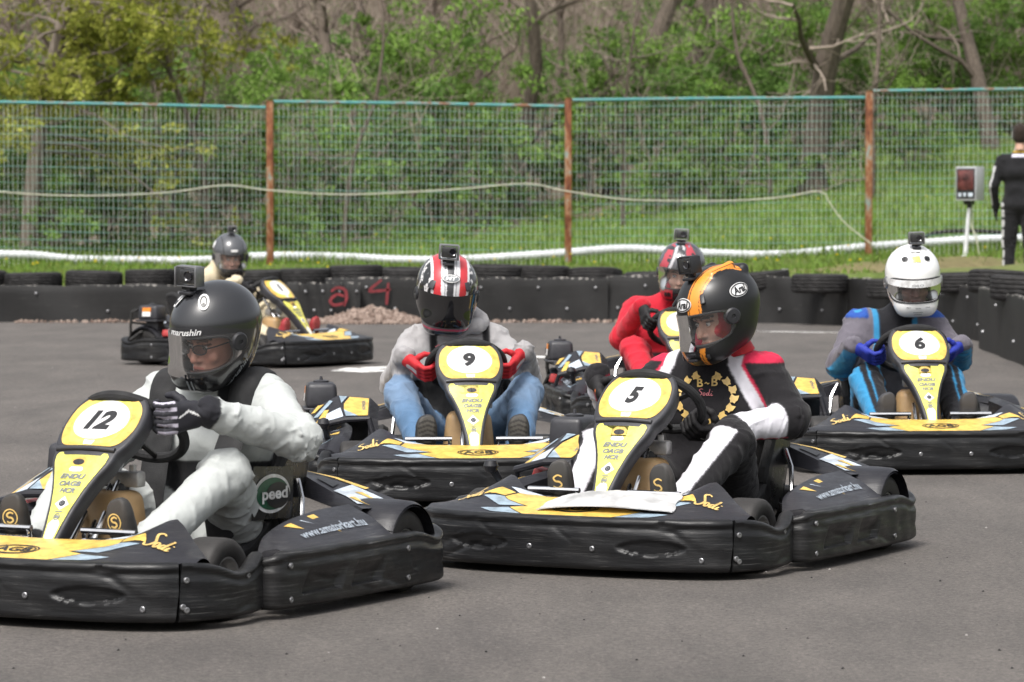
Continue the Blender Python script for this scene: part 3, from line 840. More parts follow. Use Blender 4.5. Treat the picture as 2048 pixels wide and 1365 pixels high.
# ---- the wood
def leaf_cloud(r, blobs, per, size, cols, flat=.0):
    """leaves in clumps through a volume; blobs: (centre, radii)"""
    V, C = [], []
    for c, rad, dens in blobs:
        n = int(per * dens); d = r.normal(size=(n, 3)); d /= np.linalg.norm(d, axis=1)[:, None]; q = np.array(c) + d * np.array(rad) * (r.uniform(0, 1, (n, 1)) ** .45)
        u = r.normal(size=(n, 3)); u[:, 2] *= 1 - flat; u /= np.linalg.norm(u, axis=1)[:, None]; w = np.cross(u, r.normal(size=(n, 3))); w /= np.linalg.norm(w, axis=1)[:, None] + 1e-9
        s = size * r.uniform(.6, 1.3, (n, 1)); V.append(np.stack([q - u * s, q + w * s * .45, q + u * s, q - w * s * .45], 1))
        g = r.uniform(0, 1, (n, 1)); base = cols[0] * (1 - g) + cols[1] * g; C.append(np.repeat((base * r.uniform(.7, 1.25))[:, None], 4, 1))
    V = np.concatenate(V); C = np.concatenate(C); return V.reshape(-1, 3), np.arange(len(V) * 4).reshape(-1, 4), C.reshape(-1, 3)
def bush_meshes(seed, h, w, cols, per=85, clumps=70, size=.045, up=.5):
    r = np.random.RandomState(seed); blobs = []
    mb = MB(); stems = []
    for k in range(9):
        a = r.uniform(0, 6.28); q = Vector((.12 * math.cos(a), .12 * math.sin(a), -.1)); d = Vector((math.cos(a) * r.uniform(.1, .55) * w / h, math.sin(a) * r.uniform(.1, .55) * w / h, 1)).normalized()
        pts = [q.copy()]; L = h * r.uniform(.6, 1.0)
        for s in range(6):
            d = (d + Vector(r.normal(0, .16, 3))).normalized(); q = q + d * L / 6; pts.append(q.copy())
        mb.tube(pts, list(np.linspace(.022, .005, 7)), 5); stems.append(pts)
        for s in range(7):
            b = pts[r.randint(1, 6)]; e = b + Vector(r.normal(0, .35, 3)) * w * .6 + Vector((0, 0, .15 * h)); mb.tube([b, (b + e) / 2 + Vector(r.normal(0, .05, 3)), e], [.008, .006, .003], 4); stems.append([b, (b + e) / 2, e])
    for k in range(clumps):
        st = stems[r.randint(len(stems))]; p = st[r.randint(1, len(st))] + Vector(r.normal(0, .14, 3)) * w
        p.z = max(.05, min(h * 1.05, p.z)); rad = r.uniform(.10, .26) * (.6 + .4 * h / 2); blobs.append((p, (rad, rad, rad * .7), r.uniform(.4, 1.4)))
    V, F, C = leaf_cloud(r, blobs, per, size, cols)
    return mb.mesh("stem", MT['twig']), mesh_np("foliage", V, F, [MT['leaf']], None, False, None, C)
G1 = (np.array([.115, .205, .042]), np.array([.205, .315, .075])); G2 = (np.array([.090, .165, .044]), np.array([.155, .255, .068])); G3 = (np.array([.24, .275, .050]), np.array([.38, .385, .085]))
BUSH = [bush_meshes(11, 2.6, 1.5, G1), bush_meshes(12, 2.0, 1.7, G2), bush_meshes(13, 3.3, 1.6, G1, 80, 95), bush_meshes(14, 1.5, 1.4, G1, 80, 55), bush_meshes(15, 3.0, 2.0, G2, 75, 90)]
SHR = [  # px, D, kind, scale, label
 (60, 52, 1, 1.1, "dark green shrub at the left edge behind the mesh fence"), (190, 53, 4, .95, "tall green shrub behind the left fence panel, under the yellowish tree"), (310, 54, 2, .85, "green shrub behind the left fence panel near its middle"), (420, 56, 4, .9, "loose green shrub beside the thin grey trunk"),
 (500, 57, 2, .95, "green shrub behind the left rusty fence post"), (610, 54, 0, 1.0, "green shrub just right of the left rusty post"), (710, 55, 1, 1.1, "dense green shrub behind the second fence panel"), (640, 60, 2, 1.0, "pale green shrub rising above the rail right of the left post"), (800, 57, 4, 1.05, "broad green shrub behind the panel left of the middle post"),
 (880, 58, 2, 1.2, "tallest light green shrub rising far above the fence left of the middle post"), (960, 57, 0, 1.05, "green shrub near the middle rusty fence post"), (1060, 60, 1, 1.0, "low shrub among the bare trunks behind the middle post"), (1180, 60, 0, 1.1, "green shrub just right of the middle rusty post"),
 (1290, 59, 4, .95, "green shrub behind the third fence panel, left half"), (1400, 60, 2, 1.0, "light green shrub rising above the rail in the third panel"), (1500, 61, 4, 1.05, "broad bright green shrub in front of the twisted trunk"), (1580, 62, 2, .9, "green shrub at the foot of the twisted trunk"), (1440, 57, 3, .95, "low shrub with bare twigs behind the third panel"), (1340, 57, 3, .9, "low dark shrub on the grass slope behind the third panel"),
 (1680, 63, 4, .9, "green shrub left of the right rusty post"), (1790, 63, 0, 1.0, "green shrub right of the right rusty post"), (1880, 64, 4, .95, "green shrub above the lap display box"), (1975, 65, 2, .9, "green shrub between the display box and the dark haired man"), (2070, 65, 0, 1.0, "green shrub at the right edge behind the standing man"),
 (250, 62, 2, 1.05, "tall shrub deep in the wood at the left"), (20, 61, 2, 1.0, "tall shrub deep in the wood at the left corner"), (1620, 57.5, 3, .7, "small shrub on the grass slope left of the right rusty post"), (1820, 60, 3, .8, "small dark shrub behind the display box"), (130, 50.5, 3, .85, "low leafy shrub at the grass edge on the left"), (560, 51.5, 3, .65, "low leafy plant at the foot of the left rusty post"), (760, 53.5, 3, .7, "low shrub at the grass edge behind the second panel")]
def inst(name, meshes, loc, rz, sc, label, cat, group):
    r = empty(name, loc, rz); r.scale = (sc[0], sc[0], sc[1]) if hasattr(sc, '__len__') else (sc, sc, sc)
    for n, me in meshes: link(n, me, r)
    return tag(r, label, cat, group)
for k, (px, D, kd, sc, lab) in enumerate(SHR):
    x = (px - 1024) / 7500 * D
    inst("shrub", [("stem", BUSH[kd][0]), ("foliage", BUSH[kd][1])], (x, D, float(terr(x, D)) - .03), k * 2.4, sc, lab, "shrub", "green shrubs at the edge of the wood")

def tree_meshes(seed, h, r0, lean=(0, 0), limbs=10, twist=.12, start=.18, twigs=26, spread=.5):
    r = np.random.RandomState(seed); tr, cr = MB(), MB()
    q = Vector((0, 0, -.3)); d = Vector((lean[0], lean[1], 1)).normalized(); pts = [q.copy()]; N = 14
    for k in range(N):
        d = (d + Vector((r.normal(0, twist), r.normal(0, twist), .10))).normalized(); q = q + d * h / N; pts.append(q.copy())
    rad = [r0 * (1.35 if k == 0 else 1) * (1 - .85 * k / N) * r.uniform(.92, 1.08) for k in range(N + 1)]
    tr.tube(pts, rad, 10)
    def branch(mbx, p, d, L, rr, depth):
        P = [p.copy()]; n = 5
        for k in range(n):
            d = (d + Vector(r.normal(0, .22, 3)) + Vector((0, 0, .08))).normalized(); p = p + d * L / n; P.append(p.copy())
        mbx.tube(P, list(np.linspace(rr, rr * .35, n + 1)), 5 if rr > .012 else 3, caps=False)
        if depth > 0:
            for k in range(twigs // 5 if depth == 2 else twigs // 6):
                i = r.randint(1, n + 1); dd = (d * .6 + Vector(r.normal(0, .6, 3))).normalized(); branch(cr, P[i], dd, L * r.uniform(.35, .7), max(.004, rr * .38), depth - 1)
    for k in range(limbs):
        i = int(N * (start + (1 - start) * r.uniform(0, .8))); a = r.uniform(0, 6.28); dd = Vector((math.cos(a), math.sin(a), r.uniform(.2, 1.1))).normalized()
        branch(tr, pts[min(i, N)], dd, h * spread * r.uniform(.25, .6), rad[min(i, N)] * .42, 2)
    return tr.mesh("trunk", MT['bark']), cr.mesh("crown", MT['twig'], smooth=False)
TREES = [tree_meshes(21, 9, .16, (.03, 0)), tree_meshes(22, 10, .22, (-.05, 0), 12), tree_meshes(23, 8, .09, (.06, .02), 9, .14), tree_meshes(24, 10, .14, (-.12, 0), 12, .16), tree_meshes(25, 7, .05, (.02, 0), 9, .10, .1, 30)]
TR = [(1625, 57.5, 1, 1.0, .3, "thick twisted grey trunk above the fence right of its middle"), (1228, 60.5, 0, 1.15, 1.2, "dark thick trunk right of the middle rusty post"), (1330, 61.5, 1, .85, 2.0, "brown trunk between the middle post and the twisted trunk"), (1020, 60, 3, 1.0, .6, "leaning pale trunk above the middle rusty post"),
 (660, 61, 0, .9, 2.6, "grey trunk deep in the wood above the second fence panel"), (560, 70, 1, .8, 4.0, "dark trunk deep in the wood above the left post"), (420, 51.0, 4, .95, 1.0, "thin grey trunk rising through the left fence panel"), (690, 51.5, 4, .8, 3.3, "crooked pale sapling behind the second fence panel"),
 (1738, 56, 4, 1.0, 5.0, "thin straight trunk directly above the right rusty post"), (1985, 62, 3, 1.0, 3.9, "leaning grey trunk near the top right corner"), (1880, 69, 0, .9, .9, "dark trunk above the display box"), (2030, 70, 1, .8, 5.2, "dark trunk in the top right corner"),
 (940, 70, 2, 1.1, .2, "slim brown tree above the tall light green shrub"), (1130, 69, 2, 1.0, 1.9, "slim brown tree above the middle post"), (1460, 68, 2, 1.1, 2.9, "slim bare tree behind the bright green shrub"), (800, 72, 3, 1.0, 4.4, "bare leaning tree deep in the wood, upper middle left"), (300, 70, 0, .9, 5.9, "trunk behind the yellowish foliage"), (1540, 58, 4, .85, .4, "bare sapling behind the third fence panel"), (1250, 55, 4, .7, 2.2, "low bare sapling right of the middle post"), (340, 52, 4, .75, 4.1, "bare sapling leaning behind the left panel")]
for k, (px, D, kd, sc, rz, lab) in enumerate(TR):
    x = (px - 1024) / 7500 * D
    inst("bare_tree", [("trunk", TREES[kd][0]), ("crown", TREES[kd][1])], (x, D, float(terr(x, D))), rz, sc, lab, "tree", "bare trees of the spring wood")
for k in range(34):
    D = RNG.uniform(72, 98); x = RNG.uniform(-.155, .155) * D; kd = RNG.randint(0, 5)
    inst("bare_tree", [("trunk", TREES[kd][0]), ("crown", TREES[kd][1])], (x, D, float(terr(x, D))), RNG.uniform(0, 6.28), RNG.uniform(.8, 1.15), "bare brown tree deep in the wood behind the fence", "tree", "bare trees deep in the wood")
# the yellowish tree hanging in from the left
def yellow_tree():
    r = np.random.RandomState(5); tr = MB(); tips = []
    base = Vector((0, 0, -.2)); top = Vector((.5, 0, 3.2)); tr.tube([base, Vector((.1, 0, 1.2)), Vector((.25, .05, 2.2)), top, Vector((.9, .1, 4.4)), Vector((1.1, .1, 5.6))], [.13, .11, .095, .08, .05, .02], 10)
    for k in range(58):
        p = base.lerp(top, r.uniform(.45, 1.0)) if k < 42 else top.lerp(Vector((1.1, .1, 5.6)), r.uniform(0, 1)); a = r.uniform(-1.3, 1.3) if k % 4 else r.uniform(1.5, 4.5)
        d = Vector((math.cos(a), math.sin(a) * .9, r.uniform(-.05, .55))).normalized(); L = r.uniform(1.0, 3.3); P = [p.copy()]
        for s in range(6):
            d = (d + Vector(r.normal(0, .16, 3)) + Vector((0, 0, -.03))).normalized(); p = p + d * L / 6; P.append(p.copy())
        tr.tube(P, list(np.linspace(.026, .004, 7)), 5); tips += P[2:]
        for s in range(7):
            b = P[r.randint(2, 7)]; e = b + Vector(r.normal(0, .3, 3)); tr.tube([b, (b + e) / 2 + Vector(r.normal(0, .04, 3)), e], [.006, .005, .003], 3); tips += [e, (b + e) / 2]
    blobs = [(p + Vector(r.normal(0, .06, 3)), (r.uniform(.09, .22),) * 2 + (r.uniform(.06, .14),), r.uniform(.4, 1.3)) for p in tips]
    V, F, C = leaf_cloud(r, blobs, 30, .046, G3); t = empty("leafing_tree", (-6.5, 50.3, float(terr(-6.5, 50.3))), 0)
    tr.obj("trunk", MT['twig'], t); link("crown", mesh_np("crown", V, F, [MT['leaf']], None, False, None, C), t)
    tag(t, "young yellow green tree spreading its branches over the fence at the left", "tree")
yellow_tree()
# the far wood: one brown mass of twigs with a green haze of undergrowth
def thicket():
    r = np.random.RandomState(9); n = 35000; y = r.uniform(70, 112, n); x = r.uniform(-.20, .20, n) * y; z = terr(x, y)
    h0 = r.uniform(0, 1, n) ** .8 * (2 + (y - 60) * .10 + 3); L = r.uniform(.5, 2.4, n); d = r.normal(size=(n, 3)) * (.55, .4, .35) + (0, 0, .75); d /= np.linalg.norm(d, axis=1)[:, None]
    A = np.stack([x, y, z + h0], 1); B = A + d * L[:, None] * .5 + r.normal(0, .05, (n, 3)); Cc = B + (d + r.normal(0, .35, (n, 3))) * L[:, None] * .5
    w = r.uniform(.004, .013, n)[:, None]; V = []
    for P, k in ((A, 1.0), (B, .7), (Cc, .25)):
        for a in (0, 2.1, 4.2): V.append(P + np.array([math.cos(a), math.sin(a), 0]) * w * k)
    V = np.stack(V, 1); i0 = (np.arange(n) * 9)[:, None]; F = []
    for s in (0, 3):
        for a in range(3): b = (a + 1) % 3; F.append(i0 + np.array([[s + a, s + b, s + 3 + b, s + 3 + a]]))
    g = r.uniform(0, 1, (n, 1)); c = np.array([.15, .118, .095]) * (1 - g) + np.array([.33, .27, .225]) * g
    MT['thick'] = vcol("thicket_twigs", .9, 0, spec=.1, var=.1)
    tag(link("thicket", mesh_np("thicket", V.reshape(-1, 3), np.vstack(F), [MT['thick']], None, False, None, np.repeat(c, 9, 0))), kind='stuff')
    blobs = []
    for k in range(600):
        yy = r.uniform(64, 100); xx = r.uniform(-.19, .19) * yy; q = r.uniform(.25, .65); blobs.append(((xx, yy, float(terr(xx, yy)) + r.uniform(.1, 1.0) ** 1.5 * 2.4), (q, q, q * .7), r.uniform(.3, 1.4)))
    V, F, C = leaf_cloud(r, blobs, 110, .055, G2)
    tag(link("undergrowth", mesh_np("undergrowth", V, F, [MT['leaf']], None, False, None, C)), kind='stuff')
    # dead leaves and low weeds under the first shrubs
    blobs = []
    for k in range(170):
        xx = r.uniform(-8, 8.5); e = float(np.interp(xx, [-10, -5, -2, 1, 4, 8, 10], [50, 50.5, 52, 56, 60, 63, 64])); yy = e + r.uniform(-.6, 3); q = r.uniform(.15, .4); blobs.append(((xx, yy, float(terr(xx, yy)) + q * .4), (q, q, q * .6), r.uniform(.4, 1.2)))
    V, F, C = leaf_cloud(r, blobs, 90, .045, G1); tag(link("weeds", mesh_np("weeds", V, F, [MT['leaf']], None, False, None, C)), kind='stuff')
thicket()
# ------------------------------------------------------------------ the go-kart (forward is -Y, driver's left is +X)
def resamp(P, s):
    d = np.r_[0, np.cumsum(np.linalg.norm(np.diff(P, axis=0), axis=1))]
    return np.stack([np.interp(s, d, P[:, k]) for k in range(2)], 1), d[-1]

PROF = [(-.058, .42), (-.052, .08), (-.026, 0), (-.009, .015), (-.002, .06)] + [(0.0, round(.10 + .03 * k, 3)) for k in range(21)] + [(-.002, .735), (-.003, .76), (-.007, .80), (-.007, .84), (-.002, .875), (0, .91), (-.003, .955), (-.011, .99), (-.024, 1.0), (-.038, .985), (-.05, .93), (-.057, .8)]
def wall(mb, plan, n, zb, zt, disp=None, slant=(0, 0), m=0):
    """plastic bumper wall along a plan curve; zb, zt are functions of 0..1 along it"""
    C = spline(plan, 400)
    d = np.r_[0, np.cumsum(np.linalg.norm(np.diff(C, axis=0), axis=1))]; L = d[-1]
    u = np.linspace(0, 1, n)
    T = np.gradient(C, axis=0); T /= np.linalg.norm(T, axis=1)[:, None]
    N = np.stack([T[:, 1], -T[:, 0]], 1)
    if np.sum(N * (C - np.array([0, 0.0]))) < 0: N = -N
    P = np.zeros((n, len(PROF), 3))
    for j, (o, f) in enumerate(PROF):
        lo = slant[0] * (f - .5); hi = L + slant[1] * (f - .5)
        s = lo + u * (hi - lo)
        c = np.stack([np.interp(s, d, C[:, k]) for k in range(2)], 1)
        nn = np.stack([np.interp(s, d, N[:, k]) for k in range(2)], 1)
        z0 = np.array([zb(t) for t in u]); z1 = np.array([zt(t) for t in u])
        z = z0 + f * (z1 - z0)
        oo = np.full(n, o)
        if disp is not None and -.004 < o <= 0.0 and .05 < f < .95: oo = oo + disp(s, f, c, z)
        P[:, j, :2] = c + nn * oo[:, None]; P[:, j, 2] = z
    mb.sheet(P, m, closed_v=True, flip=(np.cross(T[0], N[0]) > 0))
    k = len(PROF); V0 = P[0]; V1 = P[-1]
    mb.add(V0, [list(range(k))], m); mb.add(V1, [list(range(k))[::-1]], m)

def almond(x, z, cx, cz, w, h, depth):
    e = np.abs((x - cx) / w) ** 1.5 + ((z - cz) / h) ** 2
    return -depth * np.clip(4.5 * (1 - e), 0, 1) * (1 + .5 * np.clip((cz - z) / h, -1, 1))
def wob(s, z, seed):
    r = np.random.RandomState(seed); d = 0
    for k in range(7):          # knocks and creases
        s0, z0, an, L, w = r.uniform(0, 1.5), r.uniform(.05, .18), r.uniform(-.6, .6), r.uniform(.03, .10), r.uniform(.006, .012)
        p = (s - s0) * math.cos(an) + (z - z0) * math.sin(an); q = -(s - s0) * math.sin(an) + (z - z0) * math.cos(an)
        d = d - r.uniform(.002, .006) * np.exp(-(q / w) ** 2) * np.exp(-(p / L) ** 2)
    return d + .0012 * np.sin(s * 23 + seed) + .0010 * np.sin(s * 51 + 9 * z + seed * 2) + .0009 * np.sin(z * 90 + s * 14)

FRONT_HALF = [(0, -1.0), (.14, -.998), (.28, -.988), (.42, -.962), (.53, -.92), (.59, -.875)]
CORNER = [(.592, -.873), (.632, -.82), (.658, -.75), (.670, -.66), (.668, -.57), (.650, -.488)]
POD = [(.640, -.497), (.690, -.477), (.708, -.42), (.716, -.3), (.722, -.12), (.722, .12), (.718, .36), (.706, .53), (.672, .625), (.60, .685), (.52, .70)]
FP = spline([(-x, y) for x, y in FRONT_HALF[::-1]] + FRONT_HALF[1:], 300)
FC = spline([(-x, y) for x, y in CORNER[::-1]] + [(-x, y) for x, y in FRONT_HALF[::-1]] + FRONT_HALF[1:] + CORNER, 600)
def front_y(x):
    m = (FC[:, 1] < -.72)
    c = FC[m]; o = np.argsort(c[:, 0]); return np.interp(x, c[o, 0], c[o, 1])

_FX = np.array([0, .2, .30, .375, .40, .43, .50, .57, .62])
_FZ = np.array([.243, .245, .262, .305, .310, .292, .245, .215, .205])
_FY = np.array([-.70, -.69, -.66, -.595, -.585, -.595, -.64, -.70, -.755])
def fair(V2, off):
    x = np.clip(V2[:, 0], -.62, .62); v = np.clip(V2[:, 1] / .3, 0, 1)
    def pt(x, v):
        ax = np.abs(x)
        zb = np.interp(ax, _FX, _FZ); yb = np.interp(ax, _FX, _FY)
        yf = np.minimum(front_y(x) + .028, yb - .002)
        z = .203 + (zb - .203) * (v ** 1.15) + .010 * np.sin(np.pi * v) * (ax < .62)
        return np.stack([x, yf + (yb - yf) * v, z], -1)
    P = pt(x, v)
    e = .004
    a = pt(x + e, v) - pt(x - e, v); b = pt(x, np.clip(v + e, 0, 1)) - pt(x, np.clip(v - e, 0, 1))
    n = np.cross(a, b); n /= np.linalg.norm(n, axis=1)[:, None] + 1e-12
    n[n[:, 2] < 0] *= -1
    return P + n * off, np.ones(len(P), bool)

# the front panel: lower tongue at 52 degrees, number plate at 43
_S1, _S2, _B1, _B2 = math.radians(53), math.radians(42), .335, .385
def _panel_curve():
    b = np.linspace(-.03, .66, 300); th = np.interp(b, [_B1, _B2], [_S1, _S2])
    db = np.diff(b, prepend=b[0]); y = np.cumsum(np.cos(th) * db); z = np.cumsum(np.sin(th) * db)
    y0 = np.interp(0, b, y); z0 = np.interp(0, b, z)
    return b, -.72 + y - y0, .215 + z - z0, th
_PB, _PY, _PZ, _PT = _panel_curve()
def panel(V2, off):
    a, b = V2[:, 0], V2[:, 1]
    y, z, th = np.interp(b, _PB, _PY), np.interp(b, _PB, _PZ), np.interp(b, _PB, _PT)
    off = np.asarray(off) - .10 * a ** 2 / .14
    return np.stack([a, y - np.sin(th) * off, z + np.cos(th) * off], 1), np.ones(len(a), bool)
PANEL_HALF = [(0, -.016), (.018, -.012), (.030, .006), (.036, .05), (.046, .12), (.060, .19), (.082, .26), (.104, .305), (.114, .335), (.116, .362), (.121, .375),
              (.136, .41), (.146, .46), (.147, .51), (.140, .555), (.124, .592), (.095, .617), (.05, .628), (0, .631)]
PLATE_HALF = [(0, .385), (.07, .386), (.096, .393), (.117, .42), (.130, .465), (.131, .51), (.122, .553), (.102, .583), (.07, .602), (.03, .609), (0, .610)]
TONGUE_HALF = [(0, .008), (.013, .010), (.019, .022), (.027, .09), (.040, .16), (.056, .22), (.078, .28), (.094, .318), (.098, .345), (.090, .356), (.076, .357), (.068, .345), (.056, .312), (.045, .30), (0, .30)]
def both(H, n=90, closed_smooth=True):
    H = np.asarray(H, float)
    F = np.vstack([H, (H * (-1, 1))[::-1][1:-1]])
    if closed_smooth:
        S = spline(H, n // 2)
        F = np.vstack([S, (S * (-1, 1))[::-1][1:-1]])
    return F

def script_decal(pr, side, mat='gold'):
    for V, F in script_word(.088, .095, (0, 0)):
        V = V + np.array([side * .455, .16])
        pr.put((V, F), mat, .0035)

def quad_sheet(mb, P4, nu=6, nv=6, thick=.012, m=0):
    P = np.asarray(P4, float)
    u = np.linspace(0, 1, nu)[:, None, None]; v = np.linspace(0, 1, nv)[None, :, None]
    S = (P[0] * (1 - u) + P[1] * u) * (1 - v) + (P[3] * (1 - u) + P[2] * u) * v
    n = unit(np.cross(P[1] - P[0], P[3] - P[0]))
    mb.sheet(S, m); mb.sheet(S - n * thick, m, flip=True)
    e = [S[:, 0], S[-1, :], S[::-1, -1], S[0, ::-1]]
    for q in e: mb.sheet(np.stack([q, q - n * thick], 1), m, flip=True)
def quad_map(P4):
    P = np.asarray(P4, float); n = unit(np.cross(P[1] - P[0], P[3] - P[0]))
    def f(V2, off):
        u, v = V2[:, :1], V2[:, 1:2]
        return (P[0] * (1 - u) + P[1] * u) * (1 - v) + (P[3] * (1 - u) + P[2] * u) * v + n * off, np.ones(len(V2), bool)
    return f

def tyre_mesh(R, w, ri):
    mb = MB(); h = w / 2
    mb.lathe([(ri, -h * .8), (ri + .006, -h * .93), (R * .80, -h), (R * .93, -h * .93), (R * .985, -h * .78), (R, -h * .5), (R, 0), (R, h * .5), (R * .985, h * .78), (R * .93, h * .93), (R * .80, h), (ri + .006, h * .93), (ri, h * .8)],
             Matrix.Rotation(math.pi / 2, 4, 'Y'), 40)
    return mb.mesh("tyre", MT['slick'], sharp=50)
def rim_mesh(ri, w):
    mb = MB(); h = w / 2
    mb.lathe([(ri + .004, -h * .86), (ri - .004, -h * .86), (ri - .010, -h * .5), (ri - .014, 0), (.03, .012), (.018, .03), (0, .03)][0:7] , Matrix.Rotation(math.pi / 2, 4, 'Y'), 28)
    mb.lathe([(0, h * .55), (.022, h * .55), (.028, h * .35), (ri - .014, h * .30), (ri - .008, h * .6), (ri - .002, h * .86), (ri + .004, h * .88), (ri + .004, -h * .86)], Matrix.Rotation(math.pi / 2, 4, 'Y'), 28)
    for k in range(3):
        a = 2 * math.pi * k / 3
        mb.tube([(h * .3, .035 * math.cos(a), .035 * math.sin(a)), (h * .45, .035 * math.cos(a), .035 * math.sin(a))], .006, 6)
    return mb.mesh("rim", MT['alu'], sharp=30)
TY_F, TY_R = tyre_mesh(.128, .125, .066), tyre_mesh(.14, .20, .068)
RIM_F, RIM_R = rim_mesh(.066, .125), rim_mesh(.068, .20)

def build_kart():
    root = empty("go_kart")
    # ---- bumpers
    mb = MB()
    fp = [(-x, y) for x, y in FRONT_HALF[::-1]] + FRONT_HALF[1:]
    def dfront(s, f, c, z):
        x = c[:, 0]
        return almond(x, z, .33, .108, .125, .027, .011) + almond(x, z, -.33, .108, .125, .027, .011) + wob(s, z, 1)
    wall(mb, fp, 260, lambda t: .026, lambda t: .208, dfront, (-.022, .022))
    fb = mb.obj("front_bumper", MT['bumper'], root, sharp=55)
    for sx in (-1, 1):
        mb = MB()
        mir = lambda L: [(sx * x, y) for x, y in L]
        zt = lambda t: .206 - .040 * math.exp(-((t - .62) / .27) ** 2) + .012 * max(0, t - .85) / .15
        wall(mb, mir(CORNER), 64, lambda t: .026 + .004 * t, zt, lambda s, f, c, z: wob(s, z, 4), (.022, 0))
        zt2 = lambda t: .190 + .022 * min(1, t / .08) - .030 * math.exp(-((t - .80) / .075) ** 2) + .012 * max(0, t - .85)
        def dpod(s, f, c, z):
            y = c[:, 1]
            def slot(y0, y1):
                q = (z - .115) / .10 * .05
                a = np.clip((y - y0 - q) / .012, 0, 1) * np.clip((y1 + q - y) / .03, 0, 1) * np.clip((z - .070) / .005, 0, 1) * np.clip((.152 - z) / .05, 0, 1)
                return -.020 * a
            return slot(-.34, -.10) + slot(-.05, .15) + wob(s, z, 7) - .004 * np.exp(-((y - .36) / .03) ** 2) * np.exp(-((z - .10) / .02) ** 2)
        wall(mb, mir(POD), 230, lambda t: .030, zt2, dpod)
        sb = mb.obj("side_bumper", MT['bumper'], root, sharp=55)
        bl = MB()
        for (x, y, z) in ((.606, -.857, .155), (.606, -.857, .065), (.60, -.868, .075), (.664, -.60, .15), (.709, -.42, .165), (.709, -.42, .06), (.7225, .30, .16), (.7225, .30, .065)):
            nrm = Vector((.85, -.5, 0)).normalized() if y < -.8 else Vector((1, 0, 0))
            q = Vector((sx * x, y, z)); nrm.x *= sx
            M = Matrix.Translation(q) @ nrm.to_track_quat('Z', 'Y').to_matrix().to_4x4()
            bl.lathe([(.0095, -.004), (.0095, .002), (.0075, .0035), (.0035, .0035), (.003, .0015), (0, .0015)], M, 12)
        bl.obj("bolts", MT['steel'], sb)['kind'] = 'stuff'
    bl = MB()
    for x in (-.50, -.12, .12, .50):
        M = Matrix.Translation((x, float(np.interp(x, FP[:, 0], FP[:, 1])) - .001, .10 if abs(x) < .3 else .07)) @ Matrix.Rotation(math.pi / 2, 4, 'X')
        bl.lathe([(.0095, -.004), (.0095, .002), (.0075, .0035), (.0035, .0035), (.003, .0015), (0, .0015)], M, 12)
    bl.obj("bolts", MT['steel'], fb)['kind'] = 'stuff'
    mb = MB()
    wall(mb, [(-.52, .72), (-.3, .755), (0, .765), (.3, .755), (.52, .72)], 50, lambda t: .05, lambda t: .20, lambda s, f, c, z: wob(s, z, 2))
    mb.obj("rear_bumper", MT['bumper'], root, sharp=55)
    # ---- front fairing with its fins
    mb = MB()
    xs = np.r_[np.linspace(-.615, -.36, 26), np.linspace(-.35, .35, 31), np.linspace(.36, .615, 26)]; ws = np.linspace(0, .3, 15)
    G = np.zeros((len(xs), len(ws), 3))
    for j, w in enumerate(ws): G[:, j] = fair(np.stack([xs, np.full(len(xs), w)], 1), 0)[0]
    mb.sheet(G)
    back = G[:, -1]; low = back.copy(); low[:, 2] = .06; low[:, 1] += .02
    mid = back.copy(); mid[:, 2] -= .012; mid[:, 1] += .012
    mb.sheet(np.stack([back, mid, low], 1))
    fa = mb.obj("nose_fairing", MT['fair'], root, sharp=50)
    def sym(poly, s): return [(s * x, y) for x, y in poly]
    pr = Print(fair)
    st = .03
    pr.put(fill2d([(-.17, .012), (-.25, .075), (-.19, .105), (-.32, .16), (-.30, .235), (-.20, .285), (.20, .285), (.30, .235), (.32, .16), (.19, .105), (.25, .075), (.17, .012)], st), 'amber', .0018)
    for s in (-1, 1):
        pr.put(fill2d(sym([(.18, .014), (.255, .073), (.36, .04), (.30, .02)], s), st), 'blue', .0018)
        pr.put(fill2d(sym([(.205, .105), (.325, .158), (.40, .12), (.30, .085)], s), st), 'blue', .0020)
        pr.put(fill2d(sym([(.325, .165), (.31, .225), (.37, .20), (.41, .135)], s), st), 'amber', .0022)
        pr.put(fill2d(sym([(.27, .245), (.21, .285), (.30, .29), (.345, .235)], s), st), 'bluewhite', .0022)
        script_decal(pr, s)
    def agb(pr, x0, y0):
        pr.put(ring2d(x0, y0, .088, .052, .0055), 'ink', .0032)
        pr.put(ring2d(x0, y0, .077, .043, .0055), 'ink', .0032)
        pr.put(textbox("AGB", .125, .046, (x0, y0), .03), 'ink', .0036)
    agb(pr, 0, .10)
    pr.obj("sticker", fa)
    # ---- front number panel
    pn = empty("number_panel"); pn.parent = root
    O = both(PANEL_HALF, 100)
    cen = np.array([0, .40])
    def inset(O, d):
        T = np.roll(O, -1, 0) - np.roll(O, 1, 0); T /= np.linalg.norm(T, axis=1)[:, None]
        return O + np.stack([-T[:, 1], T[:, 0]], 1) * d
    mb = MB()
    if np.sum(O[:, 0] * np.roll(O[:, 1], -1) - np.roll(O[:, 0], -1) * O[:, 1]) < 0: O = O[::-1]
    rings = []
    for d, off in ((.008, 0), (.003, -.0015), (0, -.007), (.001, -.03), (.006, -.058), (.012, -.060)):
        rings.append(panel(inset(O, d), off)[0])
    R = np.stack(rings, 1)
    mb.sheet(R, closed_u=True)
    for (V, F), off in ((fill2d(inset(O, .008), .03), 0.0), (fill2d(inset(O, .012), .05), -.060)):
        P, _ = panel(V, off); mb.add(P, F if off == 0 else [f[::-1] for f in F])
    mb.tube(panel(np.stack([np.linspace(-.108, .108, 15), np.full(15, .372)], 1), .002)[0].tolist(), .009, 8)
    mb.obj("panel_shell", MT['panel'], pn, sharp=50)
    pl = both(PLATE_HALF, 70)
    pr = Print(panel)
    pr.put(fill2d(pl, .03), 'amber', .0018)
    q = pl * (1, 1); q = (q - (0, .497)) * (.93, .93) + (0, .497)
